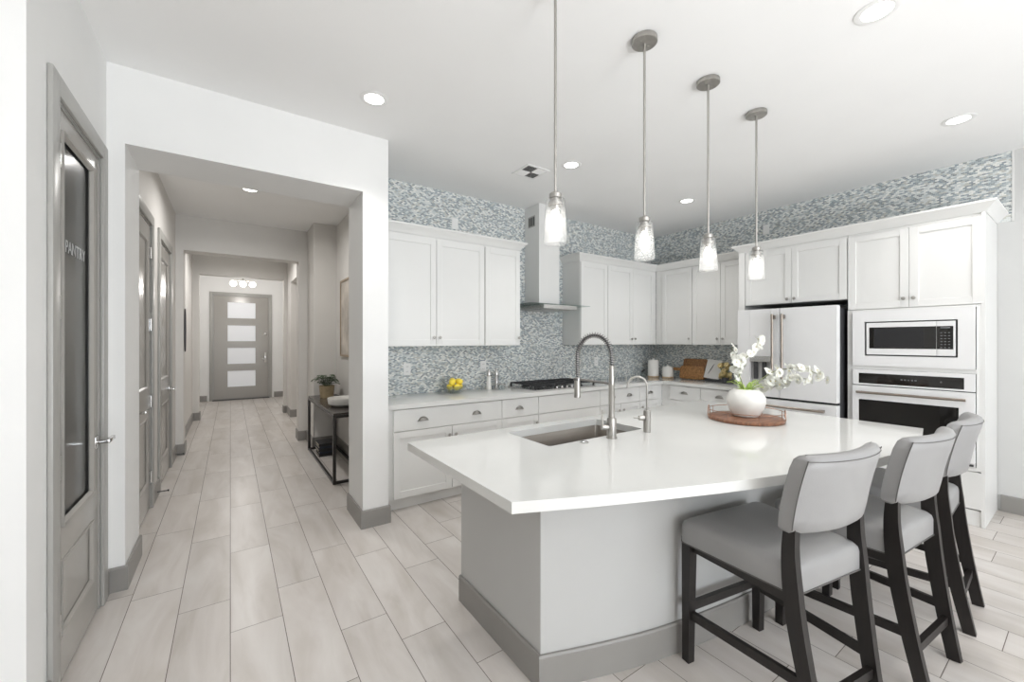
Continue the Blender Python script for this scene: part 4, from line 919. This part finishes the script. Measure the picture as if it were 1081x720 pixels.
# ------------------------------------------------------------ things on the back counter
CT = 0.9145
BX, BY = 1.90, 3.80
bw = wthing('glass_bowl', 'clear glass bowl of lemons on the back worktop', 'bowl', (BX, BY, CT))
MB().lathe([(0.045, 0), (0.050, 0.001), (0.095, 0.03), (0.122, 0.075), (0.125, 0.082), (0.121, 0.080), (0.092, 0.034), (0.046, 0.006), (0.01, 0.005)], (BX, BY, CT), 36).obj('bowl_body', 'bowlglass', bw)
def lemon(p, a, b_, s_=1.0):
    prof = []
    for k_ in range(13):
        t_ = -1+2*k_/12; prof.append((max(0.002, 0.029*math.sqrt(max(0, 1-t_*t_))+0.004*max(0, abs(t_)-0.8)), t_*0.040))
    m4 = Matrix.Translation(p) @ Matrix.Rotation(a, 4, 'Z') @ Matrix.Rotation(b_, 4, 'Y') @ Matrix.Scale(s_, 4)
    return m4, prof
lem_labels = ['lemon at the left rim of the glass bowl', 'lemon at the front of the glass bowl', 'lemon at the right rim of the glass bowl', 'lemon at the back of the glass bowl, against the mosaic', 'lemon on top of the bowl, to the left', 'lemon on top of the bowl, to the right', 'topmost lemon in the middle of the bowl']
lp = [((-0.057, -0.01, 0.066), 1.4, 1.5), ((0.003, -0.058, 0.066), 0.1, 1.5), ((0.058, 0.0, 0.066), 1.6, 1.5), ((0.0, 0.057, 0.066), 0.1, 1.5), ((-0.040, -0.034, 0.118), 0.8, 1.2), ((0.042, -0.022, 0.118), 2.2, 1.4), ((-0.004, 0.038, 0.122), 1.1, 1.5)]
for i, ((lx, ly, lz), a, b_) in enumerate(lp):
    m4, prof = lemon((0, 0, 0), a, b_, 1.12)
    lo_ = MB().lathe(prof, n=18).xf(m4).obj('lemon', 'lemon', angle=80); lo_.location = (BX+lx, BY+ly, CT+lz)
    tag(lo_, lem_labels[i], 'lemon', 'lemons in the glass bowl')
def mill(x, y, h_, label, m1):
    t = wthing('pepper_mill', label, 'mill', (x, y, CT), 'salt and pepper mills')
    MB().lathe([(0.028, 0), (0.029, 0.004), (0.027, 0.05), (0.023, 0.10), (0.025, h_*0.66)], (x, y, CT), 20).obj('body', m1, t)
    MB().lathe([(0.025, 0), (0.026, 0.01), (0.020, h_*0.22), (0.010, h_*0.30), (0.006, h_*0.34)], (x, y, CT+h_*0.66+0.0005), 20).obj('cap', 'steel', t)
mill(2.352, 3.86, 0.225, 'tall pale mill on the worktop, left of the pair beside the cooktop', 'ceramic')
mill(2.468, 3.885, 0.22, 'tall steel mill on the worktop, right of the pair beside the cooktop', 'steel')
jr = wthing('salt_cellar', 'small round jar with steel lid in front of the mills', 'jar', (2.47, 3.78, CT))
MB().lathe([(0.036, 0), (0.038, 0.003), (0.040, 0.045), (0.034, 0.05)], (2.47, 3.78, CT), 24).obj('jar_body', 'bowlglass', jr)
MB().lathe([(0.042, 0), (0.043, 0.003), (0.043, 0.014), (0.038, 0.018), (0.006, 0.020)], (2.47, 3.78, CT+0.0505), 24).obj('lid', 'steel', jr)

def canister(x, y, r_, h_, label):
    t = wthing('canister', label, 'canister', (x, y, CT), 'white canisters in the kitchen corner')
    MB().lathe([(r_+0.002, 0), (r_+0.003, 0.004), (r_+0.003, 0.018), (r_, 0.02)], (x, y, CT), 32).obj('wooden_base', 'lightwood', t)
    MB().lathe([(r_, 0), (r_, h_-0.01), (r_-0.004, h_)], (x, y, CT+0.0205), 32).obj('body', 'ceramic', t)
    MB().lathe([(r_-0.008, 0), (r_-0.006, 0.012), (0.02, 0.016), (0.014, 0.03), (0.008, 0.034)], (x, y, CT+0.0205+h_), 28).obj('lid', 'ceramic', t)
canister(5.17, 3.80, 0.078, 0.225, 'tall white canister in the kitchen corner on worktop')
canister(5.235, 3.60, 0.076, 0.135, 'short white canister between tall canister and cutting boards')
bd = wthing('stoppered_jar', 'small glass jar with dark leaf stopper left of the tall canister', 'ornament', (5.02, 3.87, CT))  # small glass jar closed by a dark stopper
MB().lathe([(0.030, 0), (0.036, 0.004), (0.040, 0.04), (0.030, 0.065), (0.018, 0.072), (0.014, 0.072), (0.026, 0.06), (0.034, 0.03), (0.01, 0.006)], (5.02, 3.87, CT), 24).obj('jar_body', 'bowlglass', bd)
MB().tube([(4.985, 3.87, CT+0.076), (5.01, 3.87, CT+0.085), (5.04, 3.868, CT+0.10), (5.06, 3.866, CT+0.115)], [0.004, 0.010, 0.009, 0.003], 8).obj('stopper', 'black', bd)

def board(label, yc, wd, ht, th_, xbase, lean, m, hl, hz):
    t = thing('cutting_board', label, 'cutting board', (xbase, yc, CT+0.0005), -90, 'cutting boards leaning on the right wall'); t.rotation_euler = (R(lean), 0, R(-90))
    pl = [(x, z+ht/2) for x, z in rrect(wd, ht, 0.03, 5)]
    MB().prism(pl, 0, th_, 0.003).xf(Matrix.Rotation(R(90), 4, 'X')).obj('board', m, t, angle=30)
    if hl:
        MB().prism([(x-wd/2-hl/2+0.01, z+hz) for x, z in rrect(hl, 0.04, 0.018, 5)], 0.001, th_-0.001, 0.003).xf(Matrix.Rotation(R(90), 4, 'X')).obj('handle', m, t, angle=30)
board('larger wooden cutting board leaning against the right mosaic wall', 3.265, 0.36, 0.285, 0.018, 5.365, -9, 'board2', 0, 0)
board('smaller wooden cutting board with handle in front of the larger one', 3.28, 0.36, 0.180, 0.020, 5.322, -9, 'board', 0.14, 0.13)
rs = thing('recipe_stand', 'dark tray stand holding a white recipe card by the refrigerator', 'stand', (5.28, 2.87, CT), -90)
MB().box(-0.165, 0.165, -0.055, 0.055, 0.0005, 0.035, 0.004).obj('tray_base', 'dgrey', rs, smooth=False)
cd = MB().box(-0.105, 0.105, -0.004, 0.004, 0.0, 0.255, 0.001).xf(Matrix.Translation((-0.09, -0.03, 0.037)) @ Matrix.Rotation(R(-15), 4, 'X') @ Matrix.Rotation(R(6), 4, 'Y')).obj('recipe_card', 'paper', rs, smooth=False)
MB().tube([(-0.13, -0.036, 0.10), (-0.10, -0.027, 0.15), (-0.075, -0.010, 0.20), (-0.06, 0.002, 0.235)], [0.002, 0.005, 0.004, 0.001], 6).obj('printed_twig', 'ink', cd)
bq = wthing('flower_bunch', 'bunch of small cream flowers at the end of the worktop', 'flowers', (5.16, 2.72, CT))
MB().lathe([(0.035, 0), (0.04, 0.003), (0.045, 0.06), (0.040, 0.075), (0.036, 0.075), (0.03, 0.02)], (5.16, 2.72, CT), 20).obj('vase', 'dgrey', bq)
cf_me = flower_mesh(0.032, 6, 'cream')
sb = MB()
for i in range(30):
    a = rg.uniform(0, 6.28); rr_ = rg.uniform(0.01, 0.085); zt_ = rg.uniform(0.06, 0.24)
    p = Vector((5.16+rr_*math.cos(a)*0.8, 2.74+rr_*math.sin(a)*1.0, CT+zt_))
    sb.tube([(5.16+0.01*math.cos(a), 2.72+0.01*math.sin(a), CT+0.05), (p.x, p.y, p.z-0.004)], 0.0018, 5)
    put_flower(bq, p, rg.uniform(0.7, 1.15), Vector((-1, rg.uniform(-0.7, 0.3), rg.uniform(0, 0.8))), cf_me, True)
sb.obj('stems', 'green', bq)

# ------------------------------------------------------------ hall furniture
cx0, cx1, cy0, cy1, czt = 0.85, 1.205, 4.40, 6.03, 0.712
cs = wthing('console_table', 'narrow dark console table with metal frame in the hall niche', 'table', (1.03, 5.21, 0))
MB().box(cx0+0.006, cx1, cy0+0.006, cy1-0.006, czt-0.012, czt+0.006, 0.002).obj('tabletop', 'tabletop', cs, smooth=False)
q = 0.03
fr_ = MB().box(cx0, cx0+q, cy0, cy1, czt-0.043, czt-0.0125, 0.002).box(cx1-q, cx1, cy0, cy1, czt-0.043, czt-0.0125, 0.002).box(cx0+q, cx1-q, cy0, cy0+q, czt-0.043, czt-0.0125, 0.002).box(cx0+q, cx1-q, cy1-q, cy1, czt-0.043, czt-0.0125, 0.002)
fr_.obj('top_frame', 'conframe', cs, smooth=False)
for xx in (cx0, cx1-q):
    for yy in (cy0, cy1-q): MB().box(xx, xx+q, yy, yy+q, 0.0, czt-0.0435, 0.002).obj('leg', 'conframe', cs, smooth=False)
MB().box(cx0+0.002, cx0+q-0.002, cy0+q, cy1-q, 0.001, 0.028, 0.002).box(cx1-q+0.002, cx1-0.002, cy0+q, cy1-q, 0.001, 0.028, 0.002).box(cx0+q, cx1-q, cy0+0.002, cy0+q-0.002, 0.001, 0.028, 0.002).box(cx0+q, cx1-q, cy1-q+0.002, cy1-0.002, 0.001, 0.028, 0.002).obj('floor_frame', 'conframe', cs, smooth=False)
ZT_ = czt+0.0065
FXp, FYp = 1.03, 5.72
fp = wthing('potted_fern', 'green fern in a tan pot on the console table', 'potted plant', (FXp, FYp, ZT_))
MB().lathe([(0.075, 0), (0.080, 0.004), (0.092, 0.15), (0.095, 0.155), (0.088, 0.155), (0.084, 0.12), (0.01, 0.118)], (FXp, FYp, ZT_), 28).obj('pot', 'planter', fp)
for i in range(26):
    a = 2*math.pi*i/26+rg.uniform(-.1, .1); ln_ = rg.uniform(0.11, 0.20) if i % 2 else rg.uniform(0.07, 0.12); hh = rg.uniform(0.05, 0.17); mb = MB()
    dx, dy = math.cos(a), math.sin(a)
    if FXp+dx*ln_ > 1.16: ln_ = (1.16-FXp)/max(dx, 0.1)
    sp_ = crspline([(FXp+dx*0.02, FYp+dy*0.02, ZT_+0.12), (FXp+dx*ln_*0.4, FYp+dy*ln_*0.4, ZT_+0.13+hh*0.9), (FXp+dx*ln_*0.8, FYp+dy*ln_*0.8, ZT_+0.13+hh), (FXp+dx*ln_, FYp+dy*ln_, ZT_+0.13+hh*0.7)], 5)
    mb.tube(sp_, 0.0016, 5); sd = Vector((-dy, dx, 0))
    for j in range(3, len(sp_)-1):
        wl = 0.042*math.sin(math.pi*min(1, (j+1)/len(sp_)))
        for s_ in (-1, 1):
            p = sp_[j]; tip = p+sd*s_*wl+Vector((dx, dy, -0.2))*0.018; md = (p+tip)/2+Vector((dx, dy, 0.25))*0.008
            bm = mb.bm; vs = [bm.verts.new(v) for v in (p, md+Vector((0, 0, 0.001)), tip, (p+tip)/2-Vector((dx, dy, 0))*0.008)]
            bm.faces.new(vs)
    mb.obj('frond', 'dkgreen', fp)
BWx, BWy = 1.045, 4.88
dbw = wthing('decorative_bowl', 'shallow white bowl on the console table in front of the fern', 'bowl', (BWx, BWy, ZT_))
MB().lathe([(0.10, 0), (0.115, 0.003), (0.150, 0.03), (0.160, 0.085), (0.158, 0.095), (0.150, 0.09), (0.138, 0.035), (0.10, 0.012), (0.01, 0.010)], (BWx, BWy, ZT_), 36).obj('bowl_body', 'ceramic', dbw)
for i in range(5):
    z = 0.0005+0.033*i; off = (0.0, 0.006, -0.006, 0.004, -0.003)[i]
    bx0, bx1, by0, by1 = 0.91+off, 1.10+off, 5.55+off, 5.80+off
    lbs = ['bottom dark book of the stack under the console table', 'second dark book from the bottom under the console table', 'middle dark book of the stack under the console table', 'fourth dark book up in the stack under the console table', 'top dark book of the stack under the console table']
    b_ = wthing('book', lbs[i], 'book', ((bx0+bx1)/2, (by0+by1)/2, z), 'books stacked under the console')
    MB().box(bx0, bx1, by0, by1, z, z+0.003).box(bx0, bx1, by0, by1, z+0.028, z+0.031).box(bx0, bx1, by0, by0+0.003, z+0.003, z+0.028).obj('cover', 'book_a' if i % 2 else 'book_b', b_, smooth=False)
    MB().box(bx0+0.004, bx1-0.004, by0+0.0035, by1-0.004, z+0.0035, z+0.0275).obj('pages', 'pages', b_, smooth=False)
pc = wthing('framed_picture', 'tall framed print on the niche wall above the console', 'picture', (1.219, 5.20, 1.25))
MB().box(1.195, 1.2185, 4.62, 4.645, 1.25, 2.24).box(1.195, 1.2185, 5.725, 5.75, 1.25, 2.24).box(1.195, 1.2185, 4.645, 5.725, 1.25, 1.275).box(1.195, 1.2185, 4.645, 5.725, 2.215, 2.24).obj('frame', 'gold', pc, smooth=False)
MB().box(1.205, 1.216, 4.6455, 5.7245, 1.2755, 2.2145).obj('print', 'artbg', pc, smooth=False)
om = wthing('oval_mirror', 'dark narrow oval wall mirror on the hall opening side, left', 'mirror', (-0.49, 6.79, 1.31))
MB().tube([(-0.484, 6.79+0.070*math.cos(R(a)), 1.59+0.275*math.sin(R(a))) for a in range(0, 360, 12)], 0.007, 6, closed=True).obj('frame', 'dgrey', om)
MB().prism([(0.066*math.cos(R(a)), 0.27*math.sin(R(a))) for a in range(0, 360, 12)], 0, 0.004).xf(Matrix.Translation((-0.490, 6.79, 1.59)) @ ROTX).obj('mirror_glass', 'dgrey', om, smooth=False)
for (yy, lb) in ((4.95, 'small spring door stop on the hall wall between the two doors'), (6.45, 'small spring door stop on the hall wall beyond the second door')):
    s_ = wthing('door_stop', lb, 'door stop', (HL+0.016, yy, 0.06), 'door stops on the hall wall')
    MB().tube([(HL+0.0165+0.0002*i, yy+0.006*math.cos(i*0.8), 0.06+0.006*math.sin(i*0.8)) if False else (HL+0.0165+0.0007*i, yy+0.006*math.cos(i*0.8), 0.06+0.006*math.sin(i*0.8)) for i in range(100)], 0.0015, 5).obj('spring', 'dgrey', s_)
    MB().cyl((HL+0.088, yy, 0.06), (HL+0.10, yy, 0.06), 0.009, 12).obj('rubber_tip', 'black', s_)
# foyer chandelier
fg = wthing('foyer_ceiling_light', 'ceiling fixture with three glowing globes before the front door', 'ceiling light', (0.23, 10.8, CH))
MB().lathe([(0.10, -0.0005), (0.10, -0.03), (0.03, -0.035)], (0.23, 10.8, CH), 24).cyl((0.23, 10.8, CH-0.03), (0.23, 10.8, 2.78), 0.012).cyl((0.05, 10.8, 2.785), (0.41, 10.8, 2.785), 0.012).obj('fixture_body', 'nickel', fg)
for xx in (0.05, 0.23, 0.41):
    MB().sphere((xx, 10.8, 2.71), 0.065).obj('globe', 'globe', fg)
fl = bpy.data.lights.new('foyer_glow', 'POINT'); fl.energy = FOYER_P; fl.color = (1, 0.96, 0.92); fl.shadow_soft_size = 0.12
flo = bpy.data.objects.new('foyer_glow', fl); COL.objects.link(flo); flo.location = (0, 0, -0.55); flo.parent = fg
for o in bpy.data.objects:
    if '_o' in o: del o['_o']
